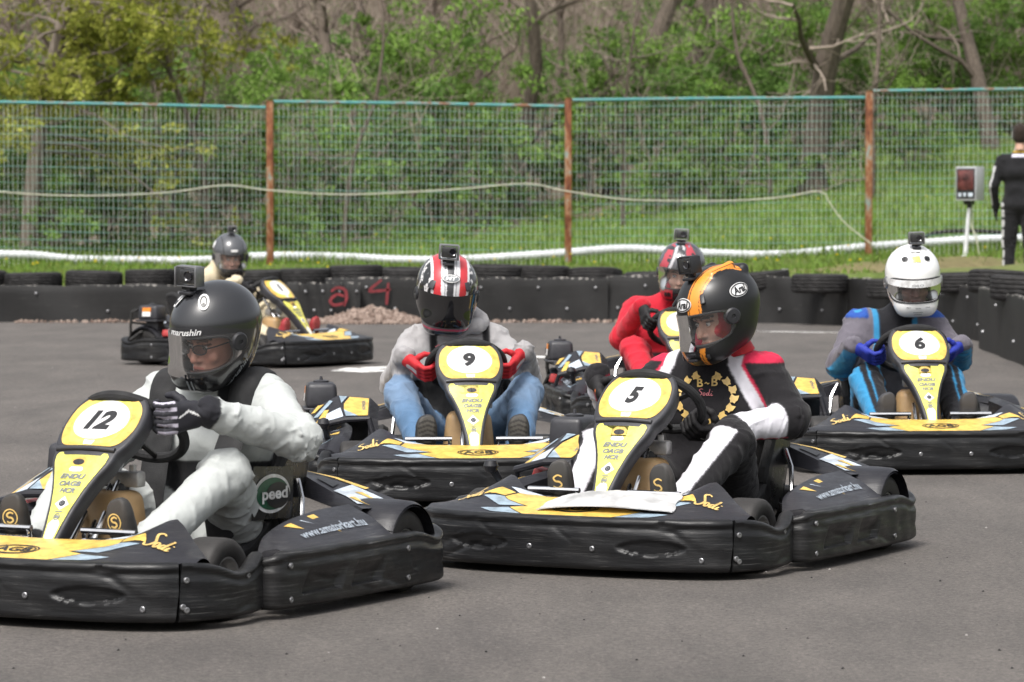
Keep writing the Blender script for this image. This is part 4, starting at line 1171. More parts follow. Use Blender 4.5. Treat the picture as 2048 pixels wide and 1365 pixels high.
    pr.put(fill2d([p for p in (q * np.array([.80, 1.0]))], .03), 'lemon', .0026)
    pr.put(fill2d([(-.016, .388), (.016, .388), (.022, .42), (-.022, .42)], .02), 'white', .0032)
    pr.put(fill2d([(-.022, .57), (.022, .57), (.016, .607), (-.016, .607)], .02), 'white', .0032)
    pr.put(fill2d(ellipse2d(0, .496, .104, .090), .03), 'lemon', .0034)
    pr.put(fill2d(ellipse2d(0, .496, .0985, .085), .03), 'white', .0042)
    pr.obj("number_plate", pn)
    pr = Print(panel)
    tg = both(TONGUE_HALF, 0, False)
    pr.put(fill2d(tg, .03), 'lemon', .0018)
    wl = both([(0, .012), (.010, .013), (.015, .024), (.021, .085), (.012, .10), (0, .106)], 0, False)
    pr.put(fill2d(wl, .03), 'white', .0026)
    pr.put(fill2d([(0, .138), (.026, .160), (0, .190), (-.026, .160)], .03), 'white', .0026)
    pr.put(fill2d(both([(0, .282), (.02, .283), (.026, .290), (.02, .30), (0, .299)], 0, False), .03), 'white', .0024)
    pr.put(fill2d([(-.028, .306), (-.028, .328), (-.016, .340), (.016, .340), (.028, .328), (.028, .306)], .02), 'amber', .0020)
    pr.put(fill2d(ellipse2d(0, .318, .021, .011), .02), 'ink', .0034)
    for k, (s, w, b) in enumerate((("ENDU", .092, .264), ("OAGB", .080, .237), ("HCR", .056, .211))):
        pr.put(textbox(s, w, .019, (0, b), .045, .25), 'greyink', .0036)
    pr.put(fill2d(ellipse2d(0, .163, .011, .011, 20), .02), 'ink', .0036)
    pr.put(ring2d(0, .163, .006, .006, .002, 16), 'greyink', .0042)
    pr.put(ring2d(0, .113, .012, .013, .003, 16), 'greyink', .0036)
    pr.put(fill2d([(-.013, .130), (.013, .130), (.013, .134), (-.013, .134)]), 'greyink', .0036)
    pr.put(fill2d([(-.007, .108), (.007, .108), (.007, .118), (-.007, .118)]), 'greyink', .0036)
    pr.obj("tongue_sticker", pn)
    # ---- steering
    sw = empty("steering_wheel"); sw.parent = root
    sw.matrix_local = Matrix.Translation((0, -.205, .562)) @ Matrix(((1, 0, 0), (0, .767, .643), (0, -.643, .767))).transposed().to_4x4() if False else Matrix.Translation((0, -.205, .562)) @ Matrix.Rotation(math.radians(-40), 4, 'X')
    mb = MB(); mb.tube([(.166 * math.cos(a), .166 * math.sin(a), 0) for a in np.linspace(0, 2 * math.pi, 48, endpoint=False)], .0175, 10, closed=True)
    mb.obj("grip", MT['pad'], sw)
    mb = MB()
    for a in (math.radians(-20), math.radians(200), math.radians(90)):
        mb.tube([(.035 * math.cos(a), .035 * math.sin(a), -.03), (.165 * math.cos(a), .165 * math.sin(a), 0)], .009, 8)
    mb.lathe([(0, -.045), (.04, -.045), (.045, -.02), (.03, -.005), (0, -.005)], None, 20)
    mb.obj("spokes", MT['dark'], sw)
    mb = MB()
    mb.tube([(0, -.24, .52), (0, -.57, .10)], .012, 10); mb.tube([(-.03, -.33, .42), (-.045, -.62, .10)], .0085, 8); mb.tube([(.03, -.33, .42), (.045, -.62, .10)], .0085, 8)
    mb.obj("steering_column", MT['chrome'], root)
    mb = MB(); mb.box((.02, -.33, .405), (.17, .05, .05), bevel=.008); mb.tube([(.07, -.33, .42), (.07, -.33, .45)], .012, 8); mb.tube([(-.06, -.34, .40), (-.06, -.34, .48)], .01, 8)
    mb.obj("column_clamp", MT['alu'], root)
    # ---- tank, pedals, floor, frame
    mb = MB(); mb.box((0, -.36, .215), (.25, .20, .31), bevel=.035, seg=4, taper=.74)
    tk = mb.obj("fuel_tank", MT['tank'], root, sharp=60)
    mb = MB(); mb.lathe([(0, 0), (.028, 0), (.028, .02), (.02, .025), (0, .025)], Matrix.Translation((.03, -.34, .368)), 16)
    mb.obj("cap", MT['black'], tk)
    for sx in (-1, 1):
        pd = empty("pedal"); pd.parent = root
        mb = MB(); x = sx * .195; y = -.655
        mb.tube([(x - .092, y + .03, .13), (x - .092, y, .255), (x - .086, y, .268), (x + .086, y, .268), (x + .092, y, .255), (x + .092, y + .03, .13)], .0085, 8)
        mb.tube([(x - .095, y - .004, .236), (x + .095, y - .004, .236)], .0085, 8)
        mb.tube([(x - .10, y, .268), (x + .10, y, .268)], .010, 8)
        mb.obj("hoop", MT['chrome'], pd)
        mb = MB(); mb.tube([(x, y + .02, .24), (x, y + .12, .08)], .008, 6); mb.box((x, y + .012, .215), (.16, .012, .06), bevel=.003)
        mb.obj("lever_arm", MT['dark'], pd)
    mb = MB(); mb.box((0, -.20, .045), (.62, 1.30, .012), bevel=.003)
    mb.obj("floor_tray", MT['black'], root)
    mb = MB()
    for s in (-1, 1):
        mb.tube([(s * .32, .66, .075), (s * .34, .2, .065), (s * .34, -.45, .065), (s * .25, -.85, .085), (0, -.9, .085)], .016, 8)
        mb.tube([(s * .34, -.3, .07), (s * .62, -.28, .09), (s * .64, .25, .09), (s * .34, .28, .07)], .011, 8)
        mb.tube([(s * .34, -.55, .10), (s * .46, -.55, .128)], .014, 8)
    mb.tube([(-.58, .42, .14), (.58, .42, .14)], .017, 10)
    mb.obj("chassis_tubes", MT['dark'], root)
    for s in (-1, 1):
        mb = MB(); mb.tube([(s * .245, .40, .36), (s * .285, .36, .30), (s * .315, .30, .09)], .0095, 8)
        mb.obj("seat_stay", MT['chrome'], root)
    # ---- wheels
    for (x, y, R, ty, rm) in ((.505, -.55, .128, TY_F, RIM_F), (-.505, -.55, .128, TY_F, RIM_F), (.555, .42, .14, TY_R, RIM_R), (-.555, .42, .14, TY_R, RIM_R)):
        w = empty("wheel", (x, y, R), math.radians(0) if x > 0 else math.pi); w.parent = root
        link("tyre", ty, w); link("rim", rm, w)
    # ---- seat
    prof = spline([(-.04, .075), (.08, .052), (.22, .052), (.34, .085), (.42, .17), (.47, .29), (.51, .42), (.535, .52)], 30)
    T = np.gradient(prof, axis=0); T /= np.linalg.norm(T, axis=1)[:, None]; Nn = np.stack([-T[:, 1], T[:, 0]], 1)
    th = np.linspace(-1, 1, 25)
    S = np.zeros((30, 25, 3))
    for i in range(30):
        v = i / 29
        hgt = np.interp(v, [0, .2, .45, .62, .85, 1], [.05, .10, .20, .235, .19, .10]); hw = np.interp(v, [0, .3, .6, 1], [.17, .19, .215, .21])
        for j, t in enumerate(th):
            a = abs(t); side = max(0, a - .55) / .45
            x = np.sign(t) * (hw * min(1, a / .62) + .018 * side); o = hgt * side ** 1.5 if side > 0 else 0
            S[i, j] = (x, prof[i, 0] + Nn[i, 0] * o, prof[i, 1] + Nn[i, 1] * o)
    mb = MB(); mb.sheet(S); 
    S2 = S.copy(); S2[:, :, 0] *= 1.06
    for i in range(30): S2[i, :, 1] -= Nn[i, 0] * .014; S2[i, :, 2] -= Nn[i, 1] * .014
    mb.sheet(S2, flip=True)
    se = mb.obj("seat", MT['seat'], root, sharp=60)
    mb = MB()
    edge = list(S[:, 0]) + list(S[-1, 1:-1]) + list(S[::-1, -1])
    mb.tube([tuple(p) for p in edge[::2]], .021, 8)
    mb.obj("padded_edge", MT['pad'], se)
    # ---- side pod panels and rear covers
    for s in (-1, 1):
        A = spline([(s * .690, -.40, .196), (s * .692, -.2, .205), (s * .695, .06, .208), (s * .695, .25, .204)], 20)
        B = spline([(s * .60, -.40, .205), (s * .545, -.25, .262), (s * .52, .02, .292), (s * .525, .25, .30)], 20)
        C = B.copy(); C[:, 0] -= s * .03; C[:, 2] -= .02
        D = C.copy(); D[:, 2] -= .14
        mid = (A + B) / 2; mid[:, 2] += .012
        G = np.stack([A, mid, B, C, D], 1)
        mb = MB(); mb.sheet(G, flip=(s < 0))
        e = np.stack([G[-1], G[-1] * (1, 1, 0) + (0, 0, .12)], 1); mb.sheet(e)
        e = np.stack([G[0], G[0] * (1, 1, 0) + (0, 0, .12)], 1); mb.sheet(e)
        pp = mb.obj("pod_panel", MT['fair'], root, sharp=45)
        def pmap(V2, off, A=A, B=B, mid=mid, s=s):
            u = np.clip(V2[:, 0], 0, 1) * 19; v = np.clip(V2[:, 1], 0, 1)
            i = np.clip(np.floor(u).astype(int), 0, 18); f = (u - i)[:, None]
            g = lambda Q: Q[i] * (1 - f) + Q[i + 1] * f
            a, m, b = g(A), g(mid), g(B); v = v[:, None]
            P = np.where(v < .5, a + (m - a) * v * 2, m + (b - m) * (v * 2 - 1))
            n = unit((s * .55, 0, .83))
            return P + n * off, np.ones(len(P), bool)
        pr = Print(pmap)
        t = textbox("www.amatorkart.hu", .62, .20, (.58, .40), .02, .25)
        V = t[0].copy()
        if s < 0: V[:, 0] = 1.16 - V[:, 0]; 
        pr.put((V, t[1] if s > 0 else [f[::-1] for f in t[1]]), 'worntext', .003)
        pr.put(([(.30, .88), (.38, .88), (.365, .55)], [[0, 1, 2]]), 'amber', .0025)
        pr.put(([(.56, .90), (.63, .90), (.60, .25)], [[0, 1, 2]]), 'amber', .0022)
        pr.put(([(.46, .85), (.475, .85), (.50, .62)], [[0, 1, 2]]), 'bluewhite', .0022)
        if s < 0: pr.put(([(.10, .45), (.24, .30), (.22, .80)], [[0, 1, 2]]), 'blue', .0022)
        pr.obj("sticker", pp)
        # rear cover with wheel arch
        ang = np.linspace(math.radians(-8), math.radians(150), 22); mb = MB()
        xs = [s * .462, s * .50, s * .60, s * .655, s * .672]; rr = [.166, .172, .172, .168, .158]
        G = np.array([[(x, .42 + r * math.cos(a), .135 + r * math.sin(a)) for x, r in zip(xs, rr)] for a in ang])
        mb.sheet(G, flip=(s < 0)); mb.sheet(G * (1, 1, 1) - np.array([0, 0, .008]), flip=(s > 0))
        a = [(s * .16, .58, .375), (s * .30, .57, .355), (s * .46, .56, .315), (s * .60, .56, .27)]
        b = [(s * .20, .50, .372), (s * .32, .43, .34), (s * .46, .36, .30), (s * .56, .28, .285)]
        c = [(s * .22, .47, .30), (s * .33, .39, .29), (s * .46, .32, .27), (s * .56, .255, .255)]
        G = np.stack([spline(a, 16), spline(b, 16), spline(c, 16)], 1); mb.sheet(G, flip=(s > 0))
        rc = mb.obj("rear_cover", MT['fair'], root, sharp=45)
        def rmap(V2, off, a=spline(a, 16), b=spline(b, 16)):
            u = np.clip(V2[:, 0], 0, 1) * 15; i = np.clip(np.floor(u).astype(int), 0, 14); f = (u - i)[:, None]
            p = a[i] * (1 - f) + a[i + 1] * f; q = b[i] * (1 - f) + b[i + 1] * f; v = V2[:, 1:2]
            return q + (p - q) * v + np.array([0, -.25, .97]) * off, np.ones(len(p), bool)
        pr = Print(rmap)
        pr.put(([(0, .86), (.3, .86), (.6, .86), (.6, 1), (.3, 1), (0, 1)], [[0, 1, 4, 5], [1, 2, 3, 4]]), 'amber', .004)
        pr.put(fill2d([(.18, .30), (.42, .22), (.40, .62), (.2, .75)], .1), 'ink', .004)  # dark of the cover's opening painted as a flat black patch, no print
        pr.put(fill2d([(.48, .05), (.62, .12), (.85, .05), (.72, .35), (.95, .45), (.7, .55), (.85, .75), (.48, .82)], .1), 'bluewhite', .004)
        pr.put(([(.66, .12), (.95, .20), (.68, .26)], [[0, 1, 2]]), 'amber', .006)
        pr.put(([(.60, .48), (.92, .52), (.64, .62)], [[0, 1, 2]]), 'amber', .006)
        pr.obj("sticker", rc)
    # ---- engine on the driver's right, its cover, air box and guard
    en = empty("engine"); en.parent = root
    mb = MB(); mb.box((-.47, .30, .20), (.20, .22, .20), bevel=.02)
    for k in range(6): mb.box((-.47, .25 - .004, .14 + k * .026), (.19, .03, .010), bevel=.002)
    mb.lathe([(0, 0), (.07, 0), (.075, .02), (.06, .045), (0, .05)], Matrix.Translation((-.36, .30, .2)) @ Matrix.Rotation(math.pi / 2, 4, 'Y'), 20)
    mb.tube([(-.52, .24, .19), (-.55, .15, .15), (-.56, .0, .13), (-.52, -.08, .12)], .022, 8)
    mb.obj("block", MT['dark'], en)
    mb = MB(); mb.box((-.615, .37, .405), (.145, .19, .115), bevel=.022, seg=3, taper=.92); mb.box((-.615, .37, .345), (.165, .21, .012), bevel=.004)
    mb.lathe([(.036, 0), (.036, .008), (.02, .012), (.008, .012), (.006, .028), (0, .028)], Matrix.Translation((-.615, .37, .462)), 10)
    mb.box((-.58, .37, .29), (.09, .12, .11), bevel=.01)
    ab = mb.obj("air_box", MT['panel'], en, sharp=50)
    pr = Print(quad_map([(-.690, .42, .37), (-.690, .32, .37), (-.682, .32, .45), (-.682, .42, .45)]))
    pr.put(([(.1, .1), (.9, .1), (.9, .55), (.1, .55)], [[0, 1, 2, 3]]), 'white', .004)
    pr.put(([(.1, .55), (.9, .55), (.9, .95), (.1, .95)], [[0, 1, 2, 3]]), 'orange', .004)
    pr.obj("label_sticker", ab)
    mb = MB(); mb.tube([(-.64, .56, .12), (-.67, .54, .30), (-.67, .53, .41), (-.65, .50, .425), (-.60, .49, .425)], .011, 8)
    mb.tube([(-.69, .53, .19), (-.67, .45, .25), (-.60, .41, .28)], .014, 8); mb.tube([(-.67, .53, .33), (-.56, .45, .31)], .009, 8)
    mb.obj("engine_guard", MT['dark'], root)
    mb = MB(); mb.box((-.655, .18, .245), (.07, .09, .055), rot=(0, .3, .2), bevel=.012)
    mb.obj("chain_guard", MT['red'], root)
    Q1 = [(-.525, -.06, .327), (-.42, -.06, .33), (-.40, .17, .400), (-.548, .17, .412)]
    Q2 = [(-.66, -.02, .285), (-.525, -.06, .327), (-.548, .17, .412), (-.675, .19, .345)]
    Q3 = [(-.43, -.095, .15), (-.375, -.095, .15), (-.38, -.06, .32), (-.42, -.06, .33)]
    Q4 = [(-.42, -.06, .33), (-.38, -.03, .31), (-.36, .2, .36), (-.40, .17, .40)]
    mb = MB()
    for Q in (Q1, Q2, Q3, Q4): quad_sheet(mb, Q)
    mb.tube([(-.67, -.02, .282), (-.525, -.066, .318), (-.42, -.066, .320), (-.395, -.09, .22), (-.39, -.10, .14)], .014, 8)
    mb.tube([(-.665, -.02, .282), (-.69, .02, .20)], .012, 8)
    ec = mb.obj("engine_cover", MT['fair'], root, smooth=False)
    pr = Print(quad_map(Q1))
    pr.put(fill2d([(.06, .05), (.95, .05), (.95, .95), (.35, .95), (.12, .62), (.30, .55), (.05, .35)]), 'amber', .003)
    pr.put(fill2d([(.04, .04), (.55, .04), (.04, .34)]), 'blue', .0045)
    pr.put(fill2d([(.03, .62), (.28, .95), (.03, .95)]), 'blue', .0045)
    V, F = textbox("HONDA", .5, .12, (0, 0), .02, 0, math.pi / 2); pr.put((V + (.78, .55), F), 'greyink', .0055)
    pr.obj("sticker", ec)
    pr = Print(quad_map(Q2))
    pr.put(fill2d([(.35, .05), (.96, .05), (.96, .45), (.5, .4)]), 'bluewhite', .003)
    pr.put(fill2d([(.05, .08), (.3, .05), (.6, .55), (.45, .6)]), 'amber', .003)
    pr.put(fill2d([(.05, .45), (.2, .4), (.8, .85), (.7, .95)]), 'blue', .003)
    pr.put(fill2d([(.02, .72), (.15, .7), (.5, .9), (.3, .97)]), 'amber', .003)
    pr.obj("wing_sticker", ec)
    mb = MB(); mb.tube([(-.60, -.22, .20), (-.615, -.27, .27), (-.625, -.29, .30)], [.012, .014, .016], 8); mb.lathe([(0, -.028), (.02, -.022), (.028, 0), (.022, .02), (0, .027)], Matrix.Translation((-.63, -.30, .315)), 12)
    mb.obj("choke_lever", MT['black'], root)
    return root

def put_number(root, s):
    pn = [c for c in root.children if c.name.startswith("number_panel")][0]
    pr = Print(panel)
    w = .098 if len(s) > 1 else (.028 if s == "1" else .054)
    V, F = textbox(s, w, .084, (0, .495), .055, .25 if s in ("12", "5", "2") else .1)
    pr.put((V, F), 'ink', .0052)
    return pr.obj("numeral", pn)

KARTS = {}
def place_kart(key, loc, yaw, number, label):
    if not KARTS:
        r = KART0
    else:
        r = copy_tree(KART0_SRC[0]); 
    r.location = loc; r.rotation_euler = (0, 0, math.radians(yaw))
    tag(r, label, "go-kart", "yellow and black racing karts on the bend")
    KARTS[key] = r
    return r
KART0 = build_kart()
KART0_SRC = [KART0]
# ------------------------------------------------------------------ people
WHEEL_M = Matrix.Translation((0, -.205, .562)) @ Matrix.Rotation(math.radians(-40), 4, 'X')
def rim_frame(phi):
    c, s = math.cos(phi), -math.sin(phi)
    p = WHEEL_M @ Vector((.166 * c, .166 * s, 0)); R = WHEEL_M.to_3x3()
    return p, R @ Vector((c, s, 0)), R @ Vector((0, 0, 1)), R @ Vector((-s, c, 0))

def orient(V, Q):
    a, b, c = V[Q[:, 0]], V[Q[:, 1]], V[Q[:, 2]]
    if np.einsum('ij,ij->i', a, np.cross(b, c)).sum() < 0: Q = Q[:, ::-1]
    return V, Q

# one gloved hand closed round a tube along local x (palm on +y/+z, fingers over -z)
def hand_geo(up):
    f = Field((-.075, -.06, -.065), (.075, .085, .15), .0036)
    for x in (-.027, -.009, .009, .027):
        f.cap((x, .040, .014), (x * .8, .037, .074), .0175, .019, .012)
    f.cap((0, .036, .07), (0, .038, .098), .027, .028, .012)
    f.cap((0, .038, .09), (0, .039, .108), .031, .035, .008)
    for i, (x, L) in enumerate(((-.0365, .88), (-.0122, 1.0), (.0122, 1.06), (.0365, 1.0))):
        x = x * up
        pts = [(x, .041, .012), (x, .036, -.020), (x, .014, -.0345), (x, -.014 * L, -.032), (x, -.028 * L, -.013)]
        rs = [.0122, .0110, .0106, .0100, .0088]
        for k in range(4): f.cap(pts[k], pts[k + 1], rs[k], rs[k + 1], .0022 if k else .005)
    u = up
    for a, b, ra, rb in (((u * .024, .032, .052), (u * .044, .012, .040), .015, .013), ((u * .044, .012, .040), (u * .054, -.008, .030), .0128, .0115), ((u * .054, -.008, .030), (u * .052, -.024, .016), .0112, .0095)):
        f.cap(a, b, ra, rb, .006)
    V, Q = orient(*f.mesh()); V = smooth_mesh(V, Q, 1, .4)
    return V, Q
HAND = {1: hand_geo(1), -1: hand_geo(-1)}

def shoe_geo():
    f = Field((-.07, -.05, -.02), (.07, .19, .30), .0045)
    f.cap((0, .045, .04), (0, .05, .10), .038, .038, .02)
    for s in (-1, 1): f.cap((s * .014, .035, .17), (s * .016, .033, .21), .032, .031, .02)
    f.cap((-.008, .030, .235), (.008, .030, .24), .030, .030, .02)
    f.cap((0, .055, .07), (0, .150, .085), .044, .050, .03)
    f.cap((0, .06, .10), (0, .05, .17), .04, .034, .03)
    sl, X = f.coords((-.07, -.05, -.02), (.07, .19, .30), 0)
    f.v = np.maximum(f.v, (.004 + .014 * np.clip((X[2] - .20) / .07, 0, 1) ** 2 - X[1]).astype(np.float32))
    V, Q = orient(*f.mesh()); return smooth_mesh(V, Q, 1, .35), Q
SHOE = shoe_geo()

def head_geo():
    f = Field((-.10, -.135, -.15), (.10, .13, .15), .0042)
    f.ell((0, .015, .035), (.076, .094, .100), .02)
    f.ell((0, -.035, -.045), (.060, .062, .075), .03)
    f.cap((-.025, -.055, -.098), (.025, -.055, -.098), .026, .026, .03)
    f.cap((0, -.088, .012), (0, -.112, -.030), .010, .013, .012)            # nose
    for s in (-1, 1):
        f.cap((s * .006, -.098, -.034), (s * .014, -.098, -.034), .008, .008, .006)
        f.cap((s * .012, -.092, .030), (s * .045, -.080, .028), .0085, .008, .012)   # brow
        f.ell((s * .042, -.070, -.026), (.024, .018, .020), .02)                     # cheek
        f.ell((s * .078, .01, -.005), (.010, .018, .028), .006)                      # ear
    f.cap((-.020, -.093, -.064), (.020, -.093, -.064), .0075, .0075, .006)
    f.cap((-.016, -.092, -.076), (.016, -.092, -.076), .0085, .0085, .006)
    f.ell((0, -.085, -.100), (.024, .020, .018), .02)
    sl, X = f.coords((-.1, -.135, -.15), (.1, .13, .15), 0)
    for s in (-1, 1):
        d = ell_d(X, np.array([s * .031, -.098, .008]), np.array([.020, .018, .012])).astype(np.float32)
        f.v = -smin(-f.v, d, .008)
        f.ell((s * .031, -.0795, .007), (.0135, .0125, .0115), .002)
    f.cap((0, .02, -.06), (0, .045, -.15), .052, .055, .03)
    V, Q = orient(*f.mesh()); return smooth_mesh(V, Q, 1, .3), Q
HEAD = head_geo()
def head_color(skin, brow, hood=None, stubble=.0):
    V, _ = HEAD
    c = np.tile(np.array(skin), (len(V), 1))
    x, y, z = np.abs(V[:, 0]), V[:, 1], V[:, 2]
    def mixm(m, col, a=1.0):
        c[m] = c[m] * (1 - a) + np.array(col) * a
    red = np.exp(-(((x - .04) / .022) ** 2 + ((z + .03) / .025) ** 2)) * (y < -.04) + np.exp(-((x / .014) ** 2 + ((z + .03) / .014) ** 2)) * (y < -.09)
    c = c * (1 - .35 * red[:, None]) + c * np.array([1.15, .78, .75]) * .35 * red[:, None]
    if stubble: mixm((z < -.045) & (y < -.02), (np.array(skin) * .55), stubble)
    mixm((x < .024) & (np.abs(z + .0695) < .0105) & (y < -.08), (np.array(skin) * np.array([.85, .5, .5])), .8)
    mixm((x < .022) & (np.abs(z + .0700) < .0022) & (y < -.08), (.05, .02, .02), .8)
    e = ((x - .031) / .0125) ** 2 + ((z - .007) / .0072) ** 2
    mixm((e < 1) & (y < -.075), (.62, .60, .58))
    mixm(((x - .031) ** 2 + (z - .006) ** 2 < .0052 ** 2) & (y < -.075), (.03, .018, .012))
    mixm((np.abs(z - .0150 + 12 * (x - .031) ** 2) < .0026) & (np.abs(x - .031) < .015) & (y < -.06), (.02, .014, .012), .8)
    mixm((np.abs(z - .0315 + 9 * (x - .034) ** 2) < .0048) & (np.abs(x - .030) < .021) & (y < -.06), brow, .9)
    mixm(z > .075, brow); mixm((y > .0) & (z > -.03) & (x > .04), brow)
    if hood is not None: mixm((x > .055) | (z > .062) | (z < -.118) | (y > -.02), hood)
    return c

def body(pose, colour, seed, res=.0085, fold=.005, legs=True):
    """one continuous clothed figure; returns vertices, quads, colours"""
    B = []
    pz = pose
    for nm, a, b, ra, rb, k in pz['prims']: B.append((nm, np.array(a, float), np.array(b, float), ra, rb, k))
    A = np.array([np.minimum(b[1], b[2]) - max(b[3], b[4]) for b in B]).min(0) - .03
    Z = np.array([np.maximum(b[1], b[2]) + max(b[3], b[4]) for b in B]).max(0) + .03
    f = Field(A, Z, res)
    for b in B: f.cap(b[1], b[2], b[3], b[4], b[5])
    V, Q = orient(*f.mesh()); V = smooth_mesh(V, Q, 1, .5)
    N = vnormals(V, Q)
    D = np.stack([cap_d((V[:, 0], V[:, 1], V[:, 2]), b[1], b[2], b[3], b[4]) for b in B], 1)
    w = D.argmin(1)
    nm = np.array([b[0] for b in B])[w]
    a = np.array([b[1] for b in B])[w]; bb = np.array([b[2] for b in B])[w]; ba = bb - a
    t = np.clip(np.einsum('ij,ij->i', V - a, ba) / np.einsum('ij,ij->i', ba, ba).clip(1e-9), 0, 1)
    r = V - a - t[:, None] * ba; r /= np.linalg.norm(r, axis=1)[:, None] + 1e-9
    # cloth: tight folds at the joints, long soft ones elsewhere
    J = pz['joints']; amp = np.full(len(V), .5)
    for j, s in J: amp += .9 * np.exp(-np.sum((V - np.array(j)) ** 2, 1) / (2 * s * s))
    limb = np.char.startswith(nm.astype(str), 'ua') | np.char.startswith(nm.astype(str), 'fa') | np.char.startswith(nm.astype(str), 'th') | np.char.startswith(nm.astype(str), 'sh')
    L = np.linalg.norm(ba, axis=1)
    ring = np.sin(t * L * 2 * np.pi / .085 + 4.5 * fold_noise(V, seed + 5, .30, 3) + 2.2 * r[:, 2] + 1.2 * r[:, 0]) * limb * np.clip(np.abs(t - .5) * 2.4 - .25, 0, 1)
    e0 = np.cross(ba, np.array([.31, .77, .55])); e0 /= np.linalg.norm(e0, axis=1)[:, None] + 1e-9; e1 = np.cross(ba / (L[:, None] + 1e-9), e0)
    ang = np.arctan2(np.einsum('ij,ij->i', r, e1), np.einsum('ij,ij->i', r, e0)); s_ = t * L; lo1 = fold_noise(V, seed + 9, .34, 4); lo2 = fold_noise(V, seed + 10, .30, 4)
    crease = 0
    for th, lam, ph, gate in ((.95, .062, 0.0, lo1), (-.80, .072, 1.3, lo2), (.25, .085, 2.1, -lo1)):
        q = (s_ * math.cos(th) + ang * .07 * math.sin(th)) / lam * np.pi + ph + 1.6 * fold_noise(V, seed + 11, .25, 3)
        crease = crease + (1 - np.abs(np.sin(q))) ** 2.2 * np.clip(gate * 2.2 + .25, 0, 1)
    ends = np.exp(-((np.abs(t - .5) - .5) / .22) ** 2)
    d = fold * (crease - .25) * (.55 + .75 * ends) * limb * .9 + fold * amp * (fold_noise(V, seed, .26, 6) * 1.5 + .45 * fold_noise(V, seed + 1, .10) + .30 * ring)
    V = V + N * d[:, None]
    V = smooth_mesh(V, Q, 1, .3)
    info = dict(P=V, N=N, nm=nm, t=t, r=r)
    return V, Q, smooth_mesh(colour(info), Q, 1, .45), info

def seated_pose(o):
    """o: overrides of the joint positions, kart coordinates"""
    S = dict(pelvis=(0, .31, .165), belly=(0, .305, .34), chest=(0, .275, .51), yoke=(0, .26, .645), neck=(0, .19, .77),
             shL=(.19, .26, .64), shR=(-.19, .26, .64), elL=(.31, .15, .475), elR=(-.31, .15, .475),
             knL=(.265, -.14, .405), knR=(-.265, -.14, .405), anL=(.195, -.50, .185), anR=(-.195, -.50, .185), bulk=1.0)
    S.update(o); k = S['bulk']; P = []
    p = np.array(S['pelvis']); b = np.array(S['belly']); c = np.array(S['chest']); y = np.array(S['yoke'])
    e = lambda q, w: (q - np.array([w, 0, 0]), q + np.array([w, 0, 0]))
    P.append(('pelvis', *e(p, .085), .125 * k, .125 * k, .05)); P.append(('belly', *e(b, .07), .132 * k, .132 * k, .06))
    P.append(('chest', *e(c, .085), .136 * k, .136 * k, .06)); P.append(('yoke', *e(y, .125), .088 * k, .088 * k, .06))
    P.append(('neck', y + np.array([0, -.01, .02]), np.array(S['neck']), .080, S.get('collar', .062), .05))
    for s in 'LR':
        sh, el, wr = np.array(S['sh' + s]), np.array(S['el' + s]), np.array(S['wr' + s])
        P.append(('ua' + s, sh, el, .080 * k, .068 * k * S.get('armk', 1), .045)); P.append(('fa' + s, el, wr, .068 * k * S.get('armk', 1), .050 * k * S.get('armk', 1), .03))
        kn, an = np.array(S['kn' + s]), np.array(S['an' + s]); sx = 1 if s == 'L' else -1
        hp = p + np.array([sx * .095, -.04, 0])
        P.append(('th' + s, hp, kn, .102 * k, .081 * k, .05)); P.append(('sh' + s, kn, an, .078 * k, .060 * k, .035))
    J = [(S['elL'], .07), (S['elR'], .07), (S['knL'], .08), (S['knR'], .08), (S['belly'], .10), (S['shL'], .08), (S['shR'], .08)]
    return dict(prims=P, joints=J, S=S)

def palette(base, n):
    return np.tile(np.array(base, float), (n, 1))
def setm(c, m, col): c[m] = col

# ---- helmet
def helm_outer(X, spoiler):
    d = ell_d(X, np.array([0, .012, .035]), np.array([.129, .158, .132]))
    d = smin(d, ell_d(X, np.array([0, -.02, -.055]), np.array([.115, .138, .100])), .05)
    d = smin(d, cap_d(X, np.array([-.042, -.098, -.100]), np.array([.042, -.098, -.100]), .054, .054), .045)
    if spoiler:
        for s in (-1, 1):
            d = smin(d, cap_d(X, np.array([s * .055, -.02, .143]), np.array([s * .05, .07, .150]), .017, .016), .012)
        d = smin(d, cap_d(X, np.array([-.05, .12, .122]), np.array([.05, .12, .122]), .020, .020), .02)
        d = smin(d, cap_d(X, np.array([-.02, -.147, -.105]), np.array([.02, -.147, -.105]), .013, .013), .012)
    return d
_HG = {}
def helmet_geo(spoiler):
    if spoiler in _HG: return _HG[spoiler]
    f = Field((-.15, -.175, -.175), (.15, .195, .19), .0042)
    sl, X = f.coords((-.15, -.175, -.175), (.15, .195, .19), 0)
    d = helm_outer(X, spoiler)
    sh = np.maximum(d, -(d + .026))
    sh = np.maximum(sh, -(X[2] + .143 - .16 * (X[1] + .10)))
    az = np.arctan2(X[0], -X[1]); g = ((np.abs(az) / 1.22) ** 4 + (np.abs(X[2] + .018) / .052) ** 4) ** .25 - 1
    sh = np.maximum(sh, -np.where(X[1] < .03, g * .052, 1))
    f.v = sh.astype(np.float32)
    V, Q = orient(*f.mesh()); V = smooth_mesh(V, Q, 1, .4)
    _HG[spoiler] = (V, Q, bvh_of(V, [Q])); return _HG[spoiler]
def on_helmet(az, z, off, spoiler):
    lo = np.zeros_like(az); hi = np.full_like(az, .25); dx, dy = np.sin(az), -np.cos(az)
    for _ in range(26):
        m = (lo + hi) / 2; d = helm_outer((dx * m, dy * m, z), spoiler)
        hi = np.where(d > 0, m, hi); lo = np.where(d > 0, lo, m)
    r = lo + off
    return np.stack([dx * r, dy * r, z], -1)
